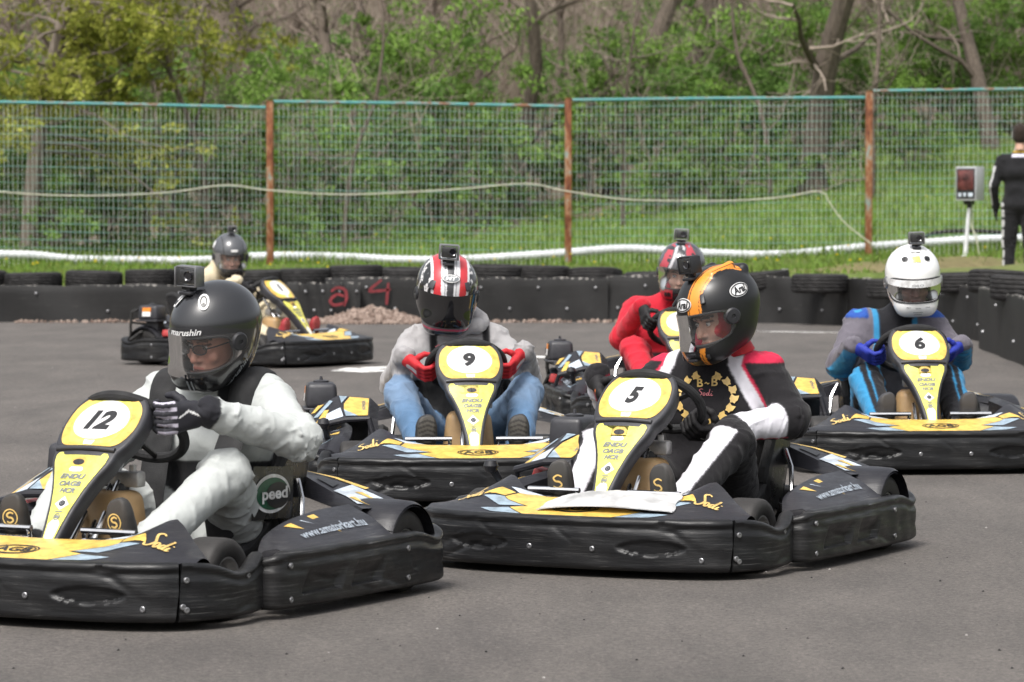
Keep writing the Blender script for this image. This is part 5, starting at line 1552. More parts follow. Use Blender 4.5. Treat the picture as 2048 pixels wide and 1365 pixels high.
def visor_geo(spoiler, z0, z1, azm, off=.0045, n=(44, 14), sweep=.0):
    az = np.linspace(-azm, azm, n[0]); v = np.linspace(0, 1, n[1])
    A, Vv = np.meshgrid(az, v, indexing='ij')
    k = (np.abs(A) / azm) ** 2.2
    zt = z1 - (z1 + .0) * .45 * k; zb = z0 + (-z0 - .01) * .62 * k
    Zz = zb + (zt - zb) * Vv
    return on_helmet(A, Zz, off, spoiler)

def visor_obj(spoiler, z0, z1, azm, mat, parent, off=.0045):
    G = visor_geo(spoiler, z0, z1, azm, off); Gi = visor_geo(spoiler, z0, z1, azm, off - .002)
    mb = MB(); mb.sheet(G, flip=True)
    for e, ei in ((G[:, 0], Gi[:, 0]), (G[:, -1], Gi[:, -1])): mb.sheet(np.stack([e, ei], 1))
    return mb.obj("visor", MT[mat], parent)

def build_camera(name, M, root_m, label, clear_case=True):
    """action camera clamped on a helmet; M places its foot"""
    r = empty(name); r.matrix_world = root_m @ M
    tag(r, label, "camera", "small action cameras on the helmets")
    mb = MB(); mb.box((0, 0, .046), (.060, .026, .042), bevel=.005); mb.tube([(-.022, -.004, .067), (-.022, -.004, .071)], .006, 8)
    mb.obj("camera_body", MT['black'], r)
    mb = MB(); mb.lathe([(0, .010), (.011, .010), (.0145, .013), (.0145, 0)], Matrix.Translation((.013, -.013, .050)) @ Matrix.Rotation(math.pi / 2, 4, 'X'), 18)
    mb.obj("lens", MT['lens'], r)
    mb = MB()
    mb.box((0, 0, .046), (.072, .040, .054), bevel=.006)
    mb.obj("clear_housing", MT['case'], r)
    mb = MB()
    for x in (-.037, .037): mb.box((x, 0, .046), (.006, .044, .058), bevel=.002)
    mb.box((0, 0, .075), (.074, .030, .006), bevel=.002); mb.box((0, .0, .0185), (.074, .036, .004), bevel=.001)
    mb.obj("housing_frame", MT['steel'] if clear_case else MT['black'], r)
    mb = MB()
    mb.box((0, .006, -.002), (.044, .060, .010), bevel=.003); mb.box((0, .004, .010), (.016, .022, .022), bevel=.003)
    mb.tube([(-.024, 0, .012), (.024, 0, .012)], .006, 8)
    mb.obj("mount", MT['black'], r)
    return r

def build_driver(key, kart, label, cfg):
    root = empty("person"); root.matrix_world = kart_m(kart)
    tag(root, label, "person", "drivers seated in the karts")
    RM = kart_m(kart)
    o = dict(cfg.get('pose', {})); hands = []
    for s, sx in (('L', 1), ('R', -1)):
        phi = cfg['hand' + s]
        p, F, N, A = rim_frame(phi)
        el = Vector(o.get('el' + s, (sx * .35, .15, .475)))
        hd = 1 if (A.cross(N)).dot(F) > 0 else -1
        d = el - p; d = d - A * d.dot(A) * cfg.get('grip' + s, .8); N2 = d.normalized() if d.length > .02 else N
        hs = cfg.get('hand_size', 1.02); mx = cfg.get('wrist_up' + s, .08); N2 = (N2 * .8 + N * mx).normalized(); N2 = (N2 - A * N2.dot(A) * cfg.get('grip' + s, .8)).normalized(); A = (A - N2 * A.dot(N2)).normalized()
        F2 = (A.cross(N2) * hd).normalized()
        up = Vector((0, -.64, .77)); us = 1 if A.dot(up) > 0 else -1
        if abs(A.dot(up)) < .3: us = 1 if A.dot(Vector((-sx, 0, 0))) > 0 else -1
        Xa = F2.cross(N2); us = us * (1 if Xa.dot(A) > 0 else -1)
        M = Matrix((Xa * hs, F2 * hs, N2 * hs)).transposed().to_4x4(); M.translation = p
        hands.append((s, M, us)); o['wr' + s] = tuple(M @ Vector((0, .038, .115)))
    pose = seated_pose(o); S = pose['S']
    V, Q, C, info = body(pose, cfg['colour'], cfg['seed'], cfg.get('res', .0085), cfg.get('fold', .005))
    # head inside the helmet, joined to the body
    hc = Vector(cfg['head']); yaw, pit, rol = (math.radians(a) for a in cfg['look'])
    HM = Matrix.Translation(hc) @ Matrix.Rotation(yaw, 4, 'Z') @ Matrix.Rotation(pit, 4, 'X') @ Matrix.Rotation(rol, 4, 'Y')
    hv, hq = HEAD; HMn = np.array(HM); hv2 = (hv + (0, .002, -.022)) @ HMn[:3, :3].T + HMn[:3, 3]
    hcol = head_color(cfg['skin'], cfg.get('brow', (.03, .02, .015)), cfg.get('hood'), cfg.get('stubble', 0))
    me = mesh_np("body", np.vstack([V, hv2]), [Q, hq + len(V)], [MT['cloth'], MT['skin']], [0, 1], True, None, np.vstack([C, hcol]))
    bo = link("body", me, root)
    bvh = bvh_of(V, [Q])
    # gloves
    for s, M, us in hands:
        gv, gq = HAND[us]; gc = cfg['glove'](gv, us, s)
        link("glove", mesh_np("glove", gv, gq, [MT['glove']], None, True, None, gc), root, mat4=M)
    for s, sx in (('L', 1), ('R', -1)):
        sv, sq = SHOE; sc = cfg['shoe'](sv)
        tilt = math.radians(cfg.get('foot' + s, 6)); an = S['an' + s]
        M = Matrix.Translation((an[0], an[1] - .108, an[2] - .085)) @ Matrix.Rotation(tilt, 4, 'X') @ Matrix.Rotation(-sx * .12, 4, 'Z')
        so = link("shoe", mesh_np("shoe", sv, sq, [MT['shoe']], None, True, None, sc), root, mat4=M)
        if cfg.get('sole_mark'):
            b2 = bvh_of(sv, [sq]); pr = Print(projector(b2, (0, -.1, 0), (1, 0, 0), (0, 0, 1), (0, 1, 0)))
            if cfg['sole_mark'] == 'ring': pr.put(ring2d(0, .195, .027, .028, .004, 28), 'gold', .0015)
            q = .9 if cfg['sole_mark'] == 'ring' else 1.25
            pr.put(stroke2d([(x * q, .195 + z * q) for x, z in ((.013, .014), (0, .018), (-.012, .010), (-.006, .001), (.006, -.001), (.012, -.010), (0, -.018), (-.013, -.014))], .0065), 'gold', .0015)
            pr.obj("sole_emblem", so)
    # helmet
    spo = cfg.get('spoiler', False)
    gv, gq, gb = helmet_geo(spo)
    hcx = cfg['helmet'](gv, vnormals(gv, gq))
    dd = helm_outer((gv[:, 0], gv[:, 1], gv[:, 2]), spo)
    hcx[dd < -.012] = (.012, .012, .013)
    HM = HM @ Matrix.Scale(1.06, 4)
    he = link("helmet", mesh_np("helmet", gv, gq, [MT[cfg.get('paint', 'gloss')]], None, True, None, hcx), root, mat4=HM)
    z0, z1, azm, vm = cfg['visor']
    visor_obj(spo, z0, z1, azm, vm, he)
    for sx in (-1, 1):
        mb = MB()
        q = on_helmet(np.array([sx * (azm - .02)]), np.array([-.002]), .001, spo)[0]
        nrm = Vector((q[0], q[1], 0)).normalized()
        M = Matrix.Translation(q) @ nrm.to_track_quat('Z', 'Y').to_matrix().to_4x4()
        mb.lathe([(.030, -.012), (.029, .004), (.024, .009), (.008, .010), (.007, .006), (0, .006)], M, 24)
        mb.obj("visor_pivot", MT[cfg.get('pivot', 'black')], he, sharp=40)
    mb = MB(); a = np.linspace(-1.3, 1.3, 30)
    th = (np.abs(a) / 1.22) ** 4
    top = on_helmet(a, -.018 + .053 * np.clip(1 - th, 0, 1) ** .25, .0005, spo); bot = on_helmet(a, -.018 - .053 * np.clip(1 - th, 0, 1) ** .25, .0005, spo)
    ring = [tuple(p) for p, q in zip(top, th) if q < .98] + [tuple(p) for p, q in zip(bot[::-1], th[::-1]) if q < .98]
    mb.tube(ring, .004, 6, closed=True); mb.obj("eye_port_seal", MT['pad'], he)
    if 'marks' in cfg: cfg['marks'](gb, he, spo)
    if 'chest' in cfg: cfg['chest'](bvh, bo)
    if 'extra' in cfg: cfg['extra'](root, bvh, HM, S)
    cp = cfg['cam_pos']
    q = Vector(cp); nrm = Vector((q.x, q.y * .8, q.z)).normalized()
    hit = gb.ray_cast(nrm * .4, -nrm)
    base = hit[0] if hit[0] else q
    CM = HM @ Matrix.Translation(base + nrm * .004) @ Matrix.Rotation(math.radians(cfg.get('cam_pitch', -8)), 4, 'X') @ Matrix.Rotation(math.radians(cfg.get('cam_yaw', 0)), 4, 'Z') @ Matrix.Scale(cfg.get('cam_size', 1.0), 4)
    build_camera("action_camera", CM, RM, cfg['cam_label'], cfg.get('clear_case', True))
    return root
def kart_m(k):
    return Matrix.Translation(k.location) @ Matrix.Rotation(k.rotation_euler.z, 4, 'Z')

def glove_plain(col, back=None, tip=None):
    def f(V, us, s):
        c = palette(col, len(V))
        if back is not None:
            m = (V[:, 1] > .048) & (np.abs(V[:, 0]) < .012) & (V[:, 2] > .01) & (V[:, 2] < .07); setm(c, m, back)
        if tip is not None:
            m = (V[:, 1] + .0 > .030) & (V[:, 2] < .012) & (V[:, 2] > -.035) & (np.abs(((V[:, 0] + .1) % .0227) - .0113) > .006); setm(c, m, tip)
        return c
    return f
def shoe_plain(col, sole, band=None, lug=False):
    def f(V):
        c = palette(col, len(V)); setm(c, V[:, 1] < .016, sole)
        if lug: setm(c, (V[:, 1] < .012) & ((((V[:, 2] + .35 * np.abs(V[:, 0])) / .020) % 1) < .42), tuple(q * .35 for q in sole))
        if band is not None: setm(c, V[:, 1] > .115, band)
        return c
    return f
# ------------------------------------------------------------------ the six karts and their drivers
place_kart('12', (-1.115, 12.22, 0), -27.5, "12", "go-kart number 12 in the left corner with the closest driver in pale grey overalls")
place_kart('5', (.62, 13.72, 0), -27, "5", "go-kart number 5 with a crumpled white cover on its nose, driver in black and white")
place_kart('9', (-.22, 16.66, 0), 5, "9", "go-kart number 9 between karts 12 and 5, driver in grey hoodie and jeans")
place_kart('6', (1.926, 18.5, 0), 6, "6", "go-kart number 6 driven by the one in grey and blue with white helmet")
place_kart('2', (.93, 21.6, 0), 6, "2", "go-kart of the driver in red, its plate half hidden behind the orange striped helmet")
place_kart('1', (-2.15, 29.4, 0), 58, "1", "go-kart number 1 seen from its side near the tyre barrier, driver in cream")
for k, r in KARTS.items(): put_number(r, k)

# a crumpled white cover on the nose of kart 5
def cover_part(kart):
    xs = np.linspace(-.13, .37, 46); ws = np.linspace(.05, .285, 18)
    G = np.zeros((46, 18, 3)); 
    for j, w in enumerate(ws):
        x = xs * (1 - .12 * j / 17) + .005 * math.sin(j * .9)
        P, _ = fair(np.stack([x, np.full(46, w)], 1), .008)
        bl = .042 * np.sin(np.pi * np.clip((xs + .13) / .50, 0, 1)) ** .7 * math.sin(math.pi * min(1, (j + 2) / 19)) ** .6
        P[:, 2] += bl + .0035 * np.sin(x * 60 + j) * np.sin(j * 1.1)
        G[:, j] = P
    mb = MB(); mb.sheet(G); G2 = G.copy(); G2[:, :, 2] -= .004; mb.sheet(G2, flip=True)
    for q, q2 in ((G[:, 0], G2[:, 0]), (G[:, -1], G2[:, -1]), (G[0], G2[0]), (G[-1], G2[-1])): mb.sheet(np.stack([q, q2], 1))
    MT['cover'] = simple("dirty_white_plastic", (.46, .46, .46), .5, var=.35, scale=10, bmp=.5, bscale=30); mb.obj("crumpled_cover", MT['cover'], kart)
cover_part(KARTS['5'])

def is_(i, *names): return np.isin(i['nm'], names)
def dotd(i, v): return i['r'] @ unit(v)

# ---- driver of kart 12: pale overalls, black rib vest, dark helmet
def col12(i):
    P = i['P']; c = palette((.46, .48, .47), len(P)); x = np.abs(P[:, 0])
    setm(c, is_(i, 'belly') & (x < .21), (.016, .016, .018)); setm(c, is_(i, 'chest') & (P[:, 2] < .43), (.016, .016, .018))
    tr = is_(i, 'chest', 'yoke', 'neck', 'uaL', 'uaR')
    setm(c, tr & (x > .085) & (x < .175) & (P[:, 2] > .55), (.014, .014, .016))
    setm(c, is_(i, 'faL', 'faR') & (i['t'] > .97), (.02, .02, .025))
    setm(c, is_(i, 'shL', 'shR') & (i['t'] > .93), (.02, .02, .022))
    for sx, b in ((1, 'uaL'), (-1, 'uaR')):
        setm(c, is_(i, b) & (np.abs(dotd(i, (sx * .2, .9, -.2)) - .72) < .05) & (i['t'] > .2), (.03, .035, .05))
    return c
def smooth_rows(G):
    for _ in range(3): G[1:-1] = (G[:-2] + 2 * G[1:-1] + G[2:]) / 4
    return G
def vest12(root, bvh, HM, S):
    # thick padded straps of the rib vest, laid over the shoulders
    for sx in (-1, 1):
        pts, nrm = [], []
        for a in np.radians(np.linspace(-62, 150, 18)):
            d = Vector((0, -math.cos(a), math.sin(a))); o = Vector((S['yoke'][0] + sx * (.150 + .012 * math.sin(a)), .262, .60))
            h = bvh.ray_cast(o + d * .5, -d)
            if h[0] is not None: pts.append(np.array(h[0])); nrm.append(np.array(d))
        P, Nn = np.array(pts), np.array(nrm); G = []
        for k in range(len(P)):
            X = np.array([1.0, 0, 0]); G.append([P[k] + X * .052 * math.cos(q) + Nn[k] * (.020 * math.sin(q) + .004) for q in np.linspace(0, 2 * math.pi, 14, endpoint=False)])
        mb = MB(); mb.sheet(smooth_rows(np.array(G)), closed_v=True)
        mb.obj("vest_strap", MT['pad'], root)
    # glasses
    mb = MB(); g = []
    for sx in (-1, 1):
        e = [(sx * .032 + .024 * math.cos(a), -.104 - .0 + .006 * math.cos(a) * -sx * -1, -.014 + .0155 * math.sin(a)) for a in np.linspace(0, 2 * math.pi, 18, endpoint=False)]
        g.append(e); mb.tube(e, .0022, 6, closed=True)
        mb.tube([(sx * .056, -.103, -.010), (sx * .074, -.07, -.008), (sx * .080, .0, -.010)], .0022, 6)
    mb.tube([(-.009, -.105, -.010), (.009, -.105, -.010)], .0022, 6)
    gl = mb.obj("glasses", MT['dark'], root, mat4=HM)
    mb = MB()
    for e in g: mb.add(e, [list(range(18))])
    mb.obj("tinted_lens", MT['smoke'], gl)
def helm12(V, N):
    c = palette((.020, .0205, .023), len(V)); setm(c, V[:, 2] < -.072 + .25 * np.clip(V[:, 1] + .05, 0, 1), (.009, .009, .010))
    return c
def hm_proj(gb, az, z, el=0.0, lean=0.0):
    """projector onto a helmet at azimuth az, height z, decal upright"""
    d = Vector((-math.sin(az) * math.cos(el), math.cos(az) * math.cos(el), -math.sin(el)))
    ex = Vector((math.cos(az), math.sin(az), 0)); ey = (-d).cross(ex) 
    c, s = math.cos(lean), math.sin(lean); ex2, ey2 = ex * c + ey * s, ey * c - ex * s
    o = Vector((0, 0, z)) - d * .35
    return projector(gb, o, ex2, ey2, d)
def marks12(gb, he, spo):
    pr = Print(hm_proj(gb, .15, .055)); pr.put(textbox("marushin", .105, .019, (0, 0), .02, .25), 'white', .0055); pr.obj("brand_lettering", he)
    pr = Print(hm_proj(gb, 1.25, -.105, 0, .75)); pr.put(textbox("marushin", .115, .016, (0, 0), .02, .25), 'greyink', .003); pr.obj("brand_lettering", he)
    for az, z in ((.62, .02), (-.55, .02)):
        pr = Print(hm_proj(gb, az, z + .035, .55)); pr.put(fill2d(ellipse2d(0, 0.02, .017, .028), .01), 'white', .003); pr.put(ring2d(0, .02, .011, .020, .004, 24), 'ink', .004); pr.put(fill2d(ellipse2d(.0, .011, .005, .006, 14)), 'ink', .0042); pr.obj("oval_emblem", he)
    pr = Print(hm_proj(gb, 0.0, -.115, -.1)); pr.put(([(.01, -.0), (.018, -.0), (.022, .035), (.014, .035)], [[0, 1, 2, 3]]), 'greyink', .003); pr.put(([(.028, .0), (.033, .0), (.037, .035), (.032, .035)], [[0, 1, 2, 3]]), 'greyink', .003); pr.obj("chin_vent_mark", he)
def wave12(V, us, s):
    c = palette((.022, .022, .028), len(V))
    m = (V[:, 2] < .010) & (V[:, 2] > -.04) & (V[:, 1] > .0) & (np.abs(((V[:, 0] + .2) % .0227) - .0113) > .0062); setm(c, m, (.50, .47, .56))
    z = V[:, 2]; x = V[:, 0] * us
    zig = np.abs(x - .018 + .55 * np.abs(z - .045)) < .0030; setm(c, zig & (V[:, 1] > .044) & (z > .015) & (z < .085), (.75, .75, .75))
    return c
cfg12 = dict(seed=12, hand_size=1.12, res=.006, fold=.011, colour=col12, skin=(.56, .29, .21), stubble=.15, brow=(.10, .07, .05),
    pose=dict(armk=1.1, elL=(.41, .12, .515), elR=(-.30, .12, .47), shL=(.22, .24, .645), knL=(.265, -.09, .41), knR=(-.27, -.13, .40), neck=(.05, .17, .76), yoke=(.02, .25, .64)),
    handL=math.radians(24), wrist_upL=0.0, gripL=.3, handR=math.radians(205), head=(.075, .155, .848), look=(-14, 16, 4), helmet=helm12, paint='gloss', visor=(-.088, .046, 1.42, 'visor'),
    marks=marks12, extra=vest12, glove=wave12, shoe=shoe_plain((.04, .038, .036), (.045, .040, .036)), sole_mark='ring', pivot='black',
    cam_pos=(-.02, -.07, .15), cam_pitch=-12, cam_yaw=8, cam_size=1.05, cam_label="clear cased action camera on the glossy dark helmet with the oval emblems")
build_driver('12', KARTS['12'], "person in pale grey racing overalls with black vest straps and glossy dark helmet", cfg12)

# sticker on the side of seat 12
def seat_sticker(kart):
    pr = Print(quad_map([(.272, .06, .25), (.272, .32, .25), (.272, .32, .41), (.272, .06, .41)]))
    pr.put(fill2d([(0, 0), (1, -.05), (1.02, 1), (.05, 1.1)]), 'seat', 0)
    pr.put(fill2d(ellipse2d(.48, .5, .44, .40), .2), 'white', .003); pr.put(fill2d(ellipse2d(.48, .5, .39, .33), .2), 'green', .005); pr.put(fill2d(ellipse2d(.60, .46, .29, .27), .2), 'ink', .0065)
    V, F = textbox("peed", .62, .32, (.52, .47), .03); pr.put((V, F), 'white', .008)
    pr.obj("seat_sticker", kart)
seat_sticker(KARTS['12'])

# ---- driver of kart 5
def col5(i):
    P = i['P']; c = palette((.014, .013, .015), len(P)); x = np.abs(P[:, 0]); z = P[:, 2]; W = (.66, .65, .70); R = (.50, .02, .06)
    tr = is_(i, 'chest', 'yoke', 'uaL', 'uaR', 'neck')
    setm(c, tr & (z > .69) & (x > .15), R)
    b = x - (.115 + .55 * (.68 - z).clip(0, .2)); setm(c, tr & (np.abs(b - .02) < .026) & (z > .47), W)
    setm(c, tr & (np.abs(b - .052) < .007) & (z > .47), R)
    for sx, u, f in ((1, 'uaL', 'faL'), (-1, 'uaR', 'faR')):
        e = dotd(i, (sx * .35, .75, -.55)); setm(c, is_(i, u) & (e > .80) & (i['t'] > .12), W); setm(c, is_(i, u) & (e > .74) & (e < .80) & (i['t'] > .12), R)
        e2 = dotd(i, (sx * .5, -.3, .8)); setm(c, is_(i, f) & (i['t'] > .25) & (i['t'] < .93) & (e2 > -.45), W)
        setm(c, is_(i, f) & (e2 < -.38) & (e2 > -.50) & (i['t'] > .2), R)
        th, sh = ('thL', 'shL') if sx > 0 else ('thR', 'shR')
        setm(c, is_(i, sh) & (dotd(i, (-sx * .05, -.55, .8)) > .77), W)
        setm(c, is_(i, th) & (np.abs(dotd(i, (sx * .75, -.1, .6)) - .90) < .06) & (i['t'] > .18) & (i['t'] < .9), W)
        setm(c, is_(i, th) & (i['t'] < .22) & (dotd(i, (sx, 0, .3)) > .55), R)
        setm(c, is_(i, th) & (i['t'] < .10) & (dotd(i, (sx, 0, .3)) > .4), W)
    setm(c, is_(i, 'neck') & (z > .725), R); setm(c, is_(i, 'neck') & (z > .715) & (z < .725), (.05, .01, .015))
    return c
def helm5(V, N):
    c = palette((.013, .013, .014), len(V)); x = V[:, 0]; top = (V[:, 2] > .028) & (V[:, 1] < .10)
    setm(c, top & (np.abs(x - .046) < .025), (.74, .26, .035)); setm(c, top & (np.abs(x - .029) < .0016), (.03, .015, .01)); setm(c, top & (np.abs(x - .064) < .0012), (.03, .015, .01))
    setm(c, (V[:, 2] < -.078) & (np.abs(np.abs(x) - .052 - .25 * (V[:, 2] + .10)) < .011) & (V[:, 1] < -.08), (.74, .26, .035))
    setm(c, (V[:, 2] < -.098) & (np.abs(np.abs(x) - .050 - .25 * (V[:, 2] + .10)) < .0015), (.018, .018, .019))
    return c
def marks5(gb, he, spo):
    for az, el, z in ((.0, .20, .048), (1.75, .15, .055)):
        pr = Print(hm_proj(gb, az, z, el, 0))
        pr.put(fill2d(ellipse2d(0, 0, .041, .024), .012), 'white', .002); pr.put(ring2d(0, 0, .038, .0215, .0035, 36), 'ink', .003); pr.put(textbox("Arai", .056, .026, (0, .001), .03, .2), 'ink', .003); pr.obj("oval_emblem", he)
    for sx in (-1, 1):
        mb = MB(); q = on_helmet(np.array([sx * .62]), np.array([.085]), .0, spo)[0]
        M = Matrix.Translation(q) @ Vector((sx * .45, -.5, .75)).to_track_quat('Z', 'Y').to_matrix().to_4x4()
        mb.box(M.translation, (.018, .048, .012), rot=M.to_3x3(), bevel=.005); mb.obj("vent", MT['black'], he); mb = MB()
        q = on_helmet(np.array([sx * .45]), np.array([-.112]), .0, spo)[0]
        mb.box(q, (.012, .010, .018), rot=(0, 0, sx * .45), bevel=.003); mb.obj("vent", MT['black'], he)
    mb = MB(); mb.box((0, -.158, -.098), (.05, .02, .012), bevel=.004); mb.obj("vent", MT['black'], he); mb = MB(); mb.box((0, -.160, -.118), (.046, .02, .010), bevel=.004)
    mb.obj("vent", MT['black'], he)
def chest5(bvh, bo):
    pr = Print(projector(bvh, (.03, -.35, .605), (1, 0, 0), (0, -.25, 1), (0, 1, -.12), 1.2))
    for sx in (-1, 1):
        for k in range(7):
            a = math.radians(-80 + k * 23); cx, cy = sx * .108 * math.cos(a), .092 * math.sin(a) + .015
            for sd in (-1, 1):
                ang = a + math.pi / 2 + sd * .55; L, w = .040, .0125
                px, py = cx + sd * .008 * math.cos(a) * sx, cy + sd * .008 * math.sin(a)
                d = np.array([math.cos(ang) * sx, math.sin(ang)]); n = np.array([-d[1], d[0]])
                pts = [np.array([px, py]) + d * L * t + n * w * q for t, q in ((0, 0), (.3, .8), (.6, .9), (1, 0), (.6, -.9), (.3, -.8))]
                if ((pts[1] - pts[0])[0] * (pts[2] - pts[0])[1] - (pts[1] - pts[0])[1] * (pts[2] - pts[0])[0]) > 0: pts = pts[::-1]
                pr.put((np.array(pts), [[0, 1, 2, 3, 4, 5]]), 'gold', .004)
    pr.put(textbox("B", .024, .034, (-.025, .075), .02), 'gold', .004); pr.put(textbox("B", .024, .034, (.033, .08), .02), 'gold', .004)
    pr.put(stroke2d([(-.006, .072), (.0, .077), (.006, .071), (.012, .075)], .004), 'gold', .004)
    for V, F in script_word(.062, .03, (.0, .035)): pr.put((V, F), 'pinkink', .004)
    for s in (-1, 1): pr.put(fill2d([(s * .015, -.085), (s * .085, -.068), (s * .10, -.095), (s * .02, -.112)], .02), 'gold', .004)
    pr.obj("chest_embroidery", bo)
def glove5(V, us, s):
    c = palette((.015, .014, .015), len(V)); x = V[:, 0] * us; z = V[:, 2]
    setm(c, (V[:, 1] > .05) & (np.abs(x + .012) < .0022) & (z > .0) & (z < .10), (.6, .6, .6))
    setm(c, (V[:, 1] > .045) & (np.abs(z - .105) < .014) & (np.abs(x) < .018) & ((np.abs(x) > .013) | (np.abs(z - .105) > .010) | (np.abs(z - .105) < .003)), (.75, .16, .02))
    setm(c, (V[:, 1] > .035) & (np.abs(x - .03) < .008) & (np.abs(z - .02) < .006), (.75, .16, .02))
    return c
cfg5 = dict(seed=5, hand_size=1.10, res=.006, fold=.010, colour=col5, skin=(.54, .32, .235), brow=(.022, .014, .010), hood=(.45, .02, .03),
    pose=dict(elL=(.345, .24, .485), elR=(-.30, .12, .46), shL=(.215, .27, .655), knL=(.245, -.09, .42), knR=(-.26, -.13, .40), neck=(.05, .18, .78), yoke=(.02, .26, .65), collar=.072),
    handL=math.radians(-46), handR=math.radians(172), head=(.075, .165, .872), look=(-27, 18, -4), helmet=helm5, paint='satin', spoiler=True, visor=(-.085, .043, 1.30, 'visor'),
    marks=marks5, chest=chest5, glove=glove5, shoe=shoe_plain((.06, .055, .052), (.040, .038, .036), (.6, .6, .6)), sole_mark='plain',
    cam_pos=(0, -.085, .15), cam_pitch=-10, cam_size=1.0, clear_case=False, cam_label="black framed action camera on the matt black helmet with the orange stripe")
build_driver('5', KARTS['5'], "person in black, white and red racing suit wearing matt black helmet with orange stripe", cfg5)

# ---- driver of kart 9
def col9(i):
    P = i['P']; n = len(P); x = np.abs(P[:, 0]); z = P[:, 2]; c = palette((.36, .35, .355), n)
    tr = is_(i, 'chest', 'yoke', 'belly')
    setm(c, is_(i, 'belly', 'chest') & (z < .48), (.013, .013, .014)); setm(c, is_(i, 'chest', 'yoke') & (np.abs(x - .118) < .017), (.012, .012, .013))
    lg = is_(i, 'thL', 'thR', 'shL', 'shR', 'pelvis'); f = fold_noise(P, 77, .10)
    j = np.array([.085, .165, .285])[None] * (1 + .30 * f[:, None]) + (np.exp(-((i['t'] - np.where(is_(i, 'thL', 'thR'), .9, .05)) / .3) ** 2) * .07)[:, None]
    c[lg] = j[lg]
    setm(c, is_(i, 'faL', 'faR') & (i['t'] > .9), (.30, .29, .295)); setm(c, is_(i, 'neck') & (P[:, 1] < .12) & (np.abs(np.abs(P[:, 0]) - .055) < .010), (.45, .03, .06))
    return c
def hood9(root, bvh, HM, S):
    mb = MB(); pts = []
    for a in np.linspace(0, 2 * math.pi, 30, endpoint=False):
        pts.append((.105 * math.sin(a), .20 - .085 * math.cos(a) + .03, .742 - .040 * math.cos(a) + .012 * math.sin(3 * a)))
    mb.tube(pts, [.034 + .006 * math.sin(5 * a) for a in range(30)], 10, closed=True)
    mb.obj("hood", simple("grey_fleece", (.36, .35, .355), .9, var=.12, bmp=.4, bscale=300), root)
def helm9(V, N):
    x = np.abs(V[:, 0]); z = V[:, 2]; c = palette((.10, .10, .105), len(V)); top = z > .015
    n = fold_noise(V, 4, .035, 4) + .4 * fold_noise(V, 8, .02, 3)
    ch = top & (x > .08); setm(c, ch, (.16, .16, .165)); setm(c, ch & (n > -.05) & (x > .082), (.66, .64, .64)); setm(c, ch & (n < -.16), (.014, .014, .015)); setm(c, ch & (np.abs(n - .28) < .05), (.02, .02, .02))
    xx = x * (1 + .9 * np.clip(.09 - z, 0, .1)); setm(c, top & (xx < .082), (.70, .70, .72)); setm(c, top & (xx < .072), (.55, .035, .045)); setm(c, top & (xx < .040), (.70, .70, .72)); setm(c, top & (xx < .014), (.055, .055, .06)); setm(c, top & (np.abs(xx - .024) < .002), (.3, .3, .31))
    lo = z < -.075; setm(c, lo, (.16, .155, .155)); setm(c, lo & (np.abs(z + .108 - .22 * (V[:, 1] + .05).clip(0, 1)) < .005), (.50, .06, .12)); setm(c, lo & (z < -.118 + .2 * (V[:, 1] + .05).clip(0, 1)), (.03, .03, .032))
    return c
def marks9(gb, he, spo):
    pr = Print(hm_proj(gb, 0, .058, .25)); pr.put(fill2d(ellipse2d(0, .02, .038, .018), .012), 'ink', .0055); pr.put(fill2d(ellipse2d(0, .02, .035, .0155), .012), 'white', .0065); pr.put(fill2d(ellipse2d(0, .02, .031, .0125), .012), 'greyink', .0072); pr.put(textbox("MT", .044, .015, (0, .02), .04, .2), 'white', .008); pr.obj("oval_emblem", he)
    for sx in (-1, 1):
        mb = MB(); q = on_helmet(np.array([sx * .60]), np.array([.075]), .0, spo)[0]
        M = Matrix.Translation(q) @ Vector((sx * .55, -.7, .6)).to_track_quat('Z', 'Y').to_matrix().to_4x4()
        mb.box(M.translation, (.026, .040, .010), rot=M.to_3x3(), bevel=.004)
        mb.obj("vent", MT['panel'], he)
def chest9(bvh, bo):
    pr = Print(projector(bvh, (-.02, -.4, .665), (1, 0, 0), (0, 0, 1), (0, 1, -.1), 1.2))
    for x0 in (-.07, .04):
        V, F = stroke2d([(x0 - .02, .02), (x0, .03), (x0 - .005, .0), (x0 + .02, .025), (x0 + .03, .0), (x0 + .035, .03)], .006); pr.put((V, F), 'pinkink', .004)
    pr.obj("chest_lettering", bo)
cfg9 = dict(seed=9, res=.007, fold=.010, colour=col9, skin=(.5, .3, .22), pose=dict(bulk=.98, elL=(.30, .16, .49), elR=(-.29, .16, .47), knL=(.275, -.11, .435), knR=(-.285, -.11, .435), neck=(-.05, .18, .77), yoke=(-.02, .26, .645), shL=(.165, .26, .65), shR=(-.20, .26, .64)),
    handL=math.radians(2), handR=math.radians(184), head=(-.06, .145, .872), look=(0, 20, 4), helmet=helm9, visor=(-.095, .043, 1.44, 'darkvisor'), marks=marks9, chest=chest9, extra=hood9,
    glove=glove_plain((.48, .022, .03), (.55, .5, .5)), shoe=shoe_plain((.03, .03, .032), (.060, .056, .050), (.16, .22, .30), True), footL=2, footR=2,
    cam_pos=(-.012, -.075, .15), cam_pitch=-14, cam_size=1.05, cam_label="silver cased action camera on the red and white striped helmet of driver 9")
build_driver('9', KARTS['9'], "person in grey hoodie, blue jeans and red gloves with red striped dark visor helmet", cfg9)

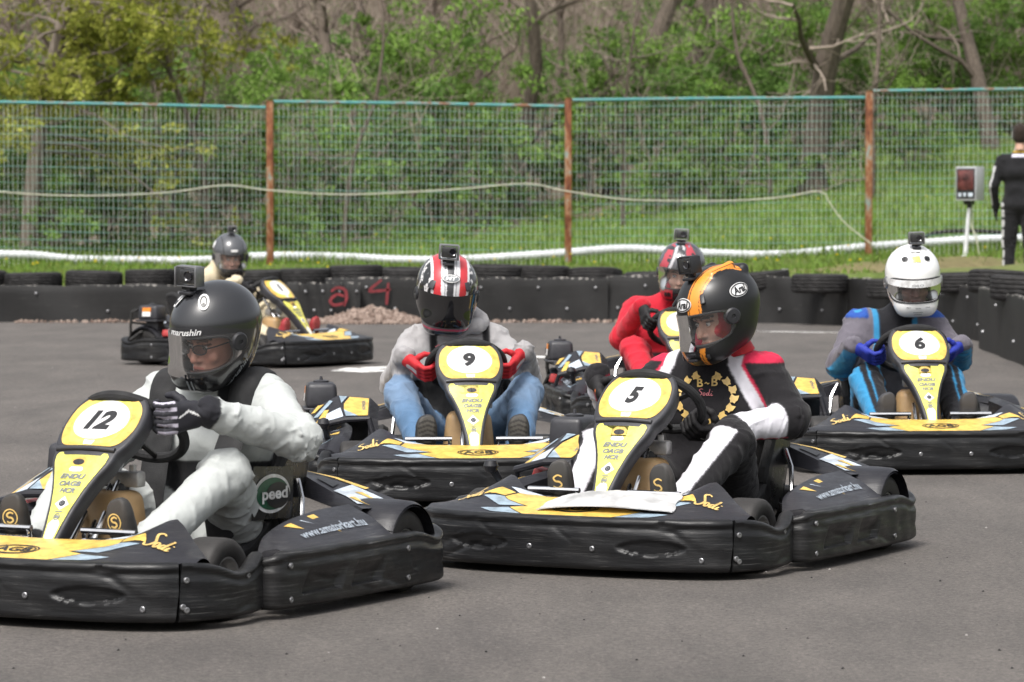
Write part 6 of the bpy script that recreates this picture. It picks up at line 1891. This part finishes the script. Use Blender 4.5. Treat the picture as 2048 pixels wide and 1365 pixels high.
# ---- driver of kart 6
def col6(i):
    P = i['P']; x = np.abs(P[:, 0]); z = P[:, 2]; c = palette((.125, .115, .138), len(P)); LB = (.035, .23, .44); DB = (.02, .07, .30); K = (.013, .013, .016)
    tr = is_(i, 'chest', 'yoke', 'belly', 'neck'); setm(c, tr & (x < .085), K); setm(c, is_(i, 'chest', 'yoke') & (np.abs(x - .098) < .014), LB); setm(c, is_(i, 'belly'), K)
    setm(c, is_(i, 'yoke', 'uaL', 'uaR') & (z > .70) & (x > .13), DB); setm(c, is_(i, 'yoke', 'uaL', 'uaR') & (z > .725) & (np.abs(x - .175) < .018) & (np.abs(P[:, 1] - .235) < .02), LB)
    for sx, u, f, th, sh in ((1, 'uaL', 'faL', 'thL', 'shL'), (-1, 'uaR', 'faR', 'thR', 'shR')):
        setm(c, is_(i, f) & (dotd(i, (sx * .3, .2, -.9)) > .55), LB); setm(c, is_(i, u) & (dotd(i, (sx * .4, .3, -.85)) > .70) & (i['t'] > .45), LB)
        setm(c, is_(i, th, sh), K); e = dotd(i, (sx, -.1, .25)); setm(c, is_(i, th, sh) & (e > .72), LB); setm(c, is_(i, th, sh) & (np.abs(e - .35) < .05), LB)
        setm(c, is_(i, th) & (dotd(i, (-sx, 0, .2)) > .8), LB)
    setm(c, is_(i, 'pelvis'), K)
    return c
def helm6(V, N):
    c = palette((.80, .80, .79), len(V)); return c
def marks6(gb, he, spo):
    pr = Print(hm_proj(gb, 0, .085, .35))
    pr.put(fill2d([(-.020, .012), (.016, .016), (.020, -.014), (-.006, -.012), (-.018, -.016)], .01), 'lemon', .003)
    for s in (-1, 1): pr.put(fill2d([(s * .012 - .010, .032), (s * .012 + .010, .032), (s * .012 + .010, .036), (s * .012 - .010, .036)]), 'ink', .003)
    pr.obj("yellow_emblem", he)
    vm = lambda V2, off: (on_helmet(V2[:, 0] / .13, V2[:, 1] * (1 - .25 * (V2[:, 0] / .17) ** 2), off, spo), np.ones(len(V2), bool))
    pr = Print(vm); pr.put(fill2d([(-.165, .000), (.165, .000), (.165, .034), (-.165, .034)], .012), 'white', .0062); pr.put(textbox("GRO", .045, .010, (0, .010), .0, .2), 'greyink', .0075); pr.obj("visor_banner", he)
    for az in (-.52, .52):
        pr = Print(hm_proj(gb, az, .085, .35)); pr.put(fill2d(ellipse2d(0, 0, .017, .0125, 24), .01), 'greyink', .003); pr.put(fill2d(ellipse2d(0, -.001, .0145, .0105, 24), .01), 'ink', .004); pr.obj("brow_vent", he)
    pr = Print(hm_proj(gb, 0, -.115))
    for a, b, w in ((-.045, .022, .016), (0, .018, .020), (.045, .022, .016), (0, -.002, .036), (0, -.012, .028)): pr.put(fill2d([(a - w / 1.6, b - .0014), (a + w / 1.6, b - .0014), (a + w / 1.6, b + .0014), (a - w / 1.6, b + .0014)], .01), 'greyink', .003)
    pr.obj("chin_slots", he)
cfg6 = dict(seed=6, res=.007, fold=.009, colour=col6, skin=(.5, .29, .22), pose=dict(bulk=1.05, elL=(.315, .15, .50), elR=(-.275, .14, .47), knL=(.20, -.13, .40), knR=(-.20, -.13, .40), neck=(.05, .18, .78), yoke=(.02, .26, .65), shL=(.20, .26, .66), shR=(-.165, .26, .66)),
    handL=math.radians(-8), handR=math.radians(190), head=(.085, .15, .888), look=(-3, 12, -2), helmet=helm6, visor=(-.062, .030, 1.42, 'smoke'), marks=marks6,
    glove=glove_plain((.02, .035, .30)), shoe=shoe_plain((.05, .05, .055), (.05, .046, .044)), pivot='steel',
    cam_pos=(.012, -.04, .17), cam_pitch=-4, cam_size=.92, cam_label="black action camera on top of the plain white helmet")
build_driver('6', KARTS['6'], "person in grey and blue racing suit with plain white helmet and blue gloves", cfg6)

# ---- driver in red
def colr(i):
    c = palette((.50, .018, .035), len(i['P'])); setm(c, is_(i, 'belly', 'pelvis'), (.02, .02, .022)); return c
def helmr(V, N):
    x = np.abs(V[:, 0]); z = V[:, 2]; c = palette((.07, .07, .078), len(V)); n = fold_noise(V, 14, .05, 4)
    zg = x - .075 + .45 * (z - .09) + .02 * np.abs(((V[:, 1] * 14) % 2) - 1); setm(c, (z > .03) & (np.abs(zg) < .017), (.42, .05, .07)); setm(c, (z > .03) & (np.abs(zg + .030) < .007), (.45, .44, .46)); setm(c, (z > .03) & (n > .3), (.30, .29, .31)); setm(c, (z > .03) & (n < -.32), (.03, .03, .034)); setm(c, (z > .12) & (n > .15), (.10, .30, .42))
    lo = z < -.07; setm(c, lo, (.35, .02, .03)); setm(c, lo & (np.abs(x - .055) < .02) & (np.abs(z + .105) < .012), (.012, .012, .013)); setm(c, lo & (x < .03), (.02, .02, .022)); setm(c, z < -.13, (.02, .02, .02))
    return c
cfgr = dict(seed=21, fold=.009, colour=colr, skin=(.58, .37, .28), pose=dict(elL=(.32, .14, .48), elR=(-.285, .14, .485), knL=(.25, -.13, .40), knR=(-.235, -.10, .425), neck=(.03, .18, .77)),
    handL=math.radians(5), handR=math.radians(162), head=(.07, .15, .868), look=(-16, 8, 2), helmet=helmr, visor=(-.088, .046, 1.42, 'visor'), glove=glove_plain((.014, .014, .015)), shoe=shoe_plain((.03, .03, .03), (.03, .03, .03)),
    cam_pos=(.0, -.045, .17), cam_pitch=-6, cam_size=1.0, cam_label="silver action camera standing on the red and dark helmet of the red driver")
build_driver('2', KARTS['2'], "person in bright red overalls and black gloves, partly hidden by the orange striped helmet", cfgr)

# ---- driver of kart 1
def col1(i):
    c = palette((.60, .52, .37), len(i['P'])); setm(c, is_(i, 'shL', 'shR') & (i['t'] > .90), (.03, .07, .32)); setm(c, is_(i, 'faL', 'faR') & (np.abs(i['t'] - .55) < .12) & (dotd(i, (0, -.5, .8)) > .6), (.50, .05, .06)); return c
def helm1(V, N):
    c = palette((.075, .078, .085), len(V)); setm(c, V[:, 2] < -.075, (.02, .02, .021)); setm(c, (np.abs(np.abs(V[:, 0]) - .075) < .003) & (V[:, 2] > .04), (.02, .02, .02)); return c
def marks1(gb, he, spo):
    pr = Print(hm_proj(gb, .0, .052, .1)); pr.put(fill2d([(-.024, -.008), (.024, -.008), (.024, .008), (-.024, .008)], .012), 'white', .0055); pr.obj("brow_label", he)
    pr = Print(hm_proj(gb, -1.6, .06, .2)); pr.put(fill2d(ellipse2d(0, 0, .018, .028), .012), 'white', .003); pr.obj("oval_emblem", he)
cfg1 = dict(seed=31, fold=.009, colour=col1, skin=(.55, .33, .25), brow=(.03, .02, .015), pose=dict(elL=(.27, .21, .43), elR=(-.31, .15, .46), knL=(.24, -.12, .41), knR=(-.26, -.12, .40)),
    handL=math.radians(4), wrist_upL=-.3, handR=math.radians(170), head=(.05, .11, .842), look=(-42, 12, 0), helmet=helm1, visor=(-.085, .045, 1.42, 'visor'), marks=marks1, glove=glove_plain((.016, .016, .018)), shoe=shoe_plain((.30, .03, .035), (.25, .04, .04)),
    cam_pos=(0, -.04, .17), cam_pitch=-6, cam_size=.85, cam_label="small action camera on the plain dark grey helmet of the cream driver")
build_driver('1', KARTS['1'], "person in cream overalls with plain dark grey helmet and black gloves", cfg1)
# ------------------------------------------------------------------ right edge: lap display on a post and the standing man
D = 42.6; X0 = 5.20; Z0 = float(terr(X0 - .05, D))
dp = empty("lap_display", (X0, D, Z0)); tag(dp, "grey box display with red screen on a white post near the right edge", "display")
R = Matrix.Rotation(math.radians(-31), 3, 'Z'); zc = 1.455 - Z0
MT['box'] = simple("light_grey_enamel", (.40, .41, .43), .45, var=.08); MT['screen'] = simple("dim_red_screen", (.085, .026, .024), .3, var=.7, scale=14); MT['post'] = simple("white_post_paint", (.60, .61, .63), .5, var=.1)
def bx(c): v = R @ Vector(c); return (v.x, v.y, v.z + zc)
mb = MB(); mb.box(bx((0, 0, 0)), (.25, .24, .385), rot=R, bevel=.008); mb.obj("cabinet", MT['box'], dp)
mb = MB(); mb.box(bx((0, -.119, .0)), (.225, .012, .345), rot=R, bevel=.003); mb.obj("bezel", MT['black'], dp)
mb = MB(); mb.box(bx((.0, -.1265, .040)), (.195, .004, .225), rot=R, bevel=.001); mb.obj("screen", MT['screen'], dp)
for x, w in ((-.07, .035), (-.012, .03), (.058, .06)):
    mb = MB(); mb.box(bx((x, -.1265, -.128)), (w, .004, .045), rot=R, bevel=.001); mb.obj("label_plate", MT['bluewhite'], dp)
mb = MB(); mb.tube([(-.055, 0, -.02), (-.01, 0, zc - .26)], .024, 10); mb.lathe([(.055, 0), (.055, .02), (.03, .04), (0, .04)], Matrix.Translation((-.055, 0, -.02)), 14); mb.obj("post", MT['post'], dp)
mb = MB(); mb.box((-.01, 0, zc - .235), (.05, .05, .09), bevel=.01); mb.box((-.05, -.01, zc - .215), (.05, .03, .05), bevel=.01); mb.box((.035, -.01, zc - .215), (.03, .03, .05), bevel=.008); mb.obj("clamp", MT['black'], dp)
mb = MB(); mb.tube(spline([(.02, .01, zc - .22), (.035, .02, zc - .5), (.07, 0, .25), (.11, 0, .02)], 16).tolist(), .006, 6); mb.tube(spline([(.0, .01, .40), (.05, 0, .25), (.09, 0, .12)], 8).tolist(), .006, 6); mb.obj("power_cable", MT['cable'], dp)

def standing_man():
    D = 40.5; x = 5.48; g = float(terr(x, D)) - .01; root = empty("person", (x, D, g), math.radians(172)); root.scale = (.98, .98, .975)
    tag(root, "person with short dark hair in black suit with white stripes, standing with back turned", "person")
    P = []; e = lambda q, w: (np.array(q) - (w, 0, 0), np.array(q) + (w, 0, 0))
    P.append(('pelvis', *e((0, 0, .94), .072), .118, .118, .06)); P.append(('belly', *e((0, -.005, 1.10), .062), .118, .118, .08)); P.append(('chest', *e((0, 0, 1.29), .09), .13, .13, .06)); P.append(('yoke', *e((0, .01, 1.42), .13), .075, .075, .06)); P.append(('neck', (0, .01, 1.43), (0, -.01, 1.56), .078, .062, .05))
    for s, sx in (('L', 1), ('R', -1)):
        P.append(('ua' + s, (sx * .20, .01, 1.42), (sx * .285, .05, 1.14), .072, .058, .045)); P.append(('fa' + s, (sx * .285, .05, 1.14), (sx * .265, -.06, .90), .058, .045, .03))
        P.append(('th' + s, (sx * .095, 0, .92), (sx * .115, -.02, .50), .105, .080, .05)); P.append(('sh' + s, (sx * .115, -.02, .50), (sx * .12, .02, .08), .078, .062, .03))
    pose = dict(prims=P, joints=[((.285, .05, 1.14), .08), ((-.285, .05, 1.14), .08), ((0, 0, 1.0), .1), ((.11, 0, .5), .08), ((-.11, 0, .5), .08)])
    def colm(i):
        c = palette((.012, .012, .014), len(i['P'])); W = (.55, .55, .56); z = i['P'][:, 2]
        for s, sx in (('L', 1), ('R', -1)):
            setm(c, is_(i, 'ua' + s) & (np.abs(dotd(i, (sx * .75, .65, 0)) - .97) < .045) & (i['t'] > .3), W); setm(c, is_(i, 'fa' + s) & (np.abs(dotd(i, (sx * .75, .65, 0)) - .97) < .045) & (i['t'] < .85), W)
            setm(c, is_(i, 'th' + s, 'sh' + s) & (np.abs(dotd(i, (sx * .9, .45, 0)) - .98) < .035) & (np.abs(((z * 9) % 1) - .5) < .36), W)
        setm(c, is_(i, 'neck', 'yoke') & (z > 1.455) & (z < 1.49) & (np.abs(i['P'][:, 0]) < .085) & (i['P'][:, 1] > .02), (.62, .60, .70)); setm(c, is_(i, 'neck') & (z > 1.505) & (z < 1.53), (.45, .28, .03)); setm(c, is_(i, 'neck') & (z > 1.53), (.40, .40, .42))
        return c
    V, Q, C, info = body(pose, colm, 55, .0085, .009)
    hv, hq = HEAD; hv2 = hv + (0, -.015, 1.685); hcol = head_color((.5, .3, .22), (.03, .02, .015))
    link("body", mesh_np("body", np.vstack([V, hv2]), [Q, hq + len(V)], [MT['cloth'], MT['skin']], [0, 1], True, None, np.vstack([C, hcol])), root)
    f = Field((-.11, -.13, -.08), (.11, .15, .16), .005); f.ell((0, .022, .045), (.086, .100, .100), .02); f.ell((0, .05, -.02), (.072, .062, .06), .03)
    sl, Xg = f.coords((-.11, -.13, -.08), (.11, .15, .16), 0); f.v = np.maximum(f.v, (-(Xg[1] + .055 - np.clip(Xg[2] - .055, 0, 1) * .9)).astype(np.float32))
    hV, hQ = orient(*f.mesh()); hV = smooth_mesh(hV, hQ, 1); hV = hV + vnormals(hV, hQ) * (fold_noise(hV, 3, .02) * .003)[:, None]
    link("hair", mesh_np("hair", hV, hQ, [MT['cloth']], None, True, None, palette((.025, .017, .013), len(hV))), root, (0, -.015, 1.685))
    for s, sx in (('L', 1), ('R', -1)):
        f = Field((-.06, -.06, -.14), (.06, .06, .05), .004); f.cap((0, 0, .03), (0, 0, .0), .034, .030, .01); f.ell((0, -.005, -.035), (.024, .040, .044), .012)
        for k in range(4): f.cap((0, -.030 + k * .018, -.06), (-sx * .012, -.026 + k * .016, -.100 - (.008 if k in (1, 2) else 0)), .0095, .0085, .003)
        f.cap((0, -.035, -.02), (-sx * .014, -.050, -.062), .011, .009, .004)
        gV, gQ = orient(*f.mesh()); link("glove", mesh_np("glove", gV, gQ, [MT['glove']], None, True, None, palette((.014, .014, .015), len(gV))), root, (sx * .263, -.07, .865))
        sv, sq = SHOE; link("shoe", mesh_np("shoe", sv, sq, [MT['shoe']], None, True, None, shoe_plain((.02, .02, .021), (.03, .03, .03))(sv)), root, mat4=Matrix.Translation((sx * .12, .075, .0)) @ Matrix.Rotation(math.radians(90), 4, 'X') @ Matrix.Rotation(math.pi, 4, 'Z'))
standing_man()
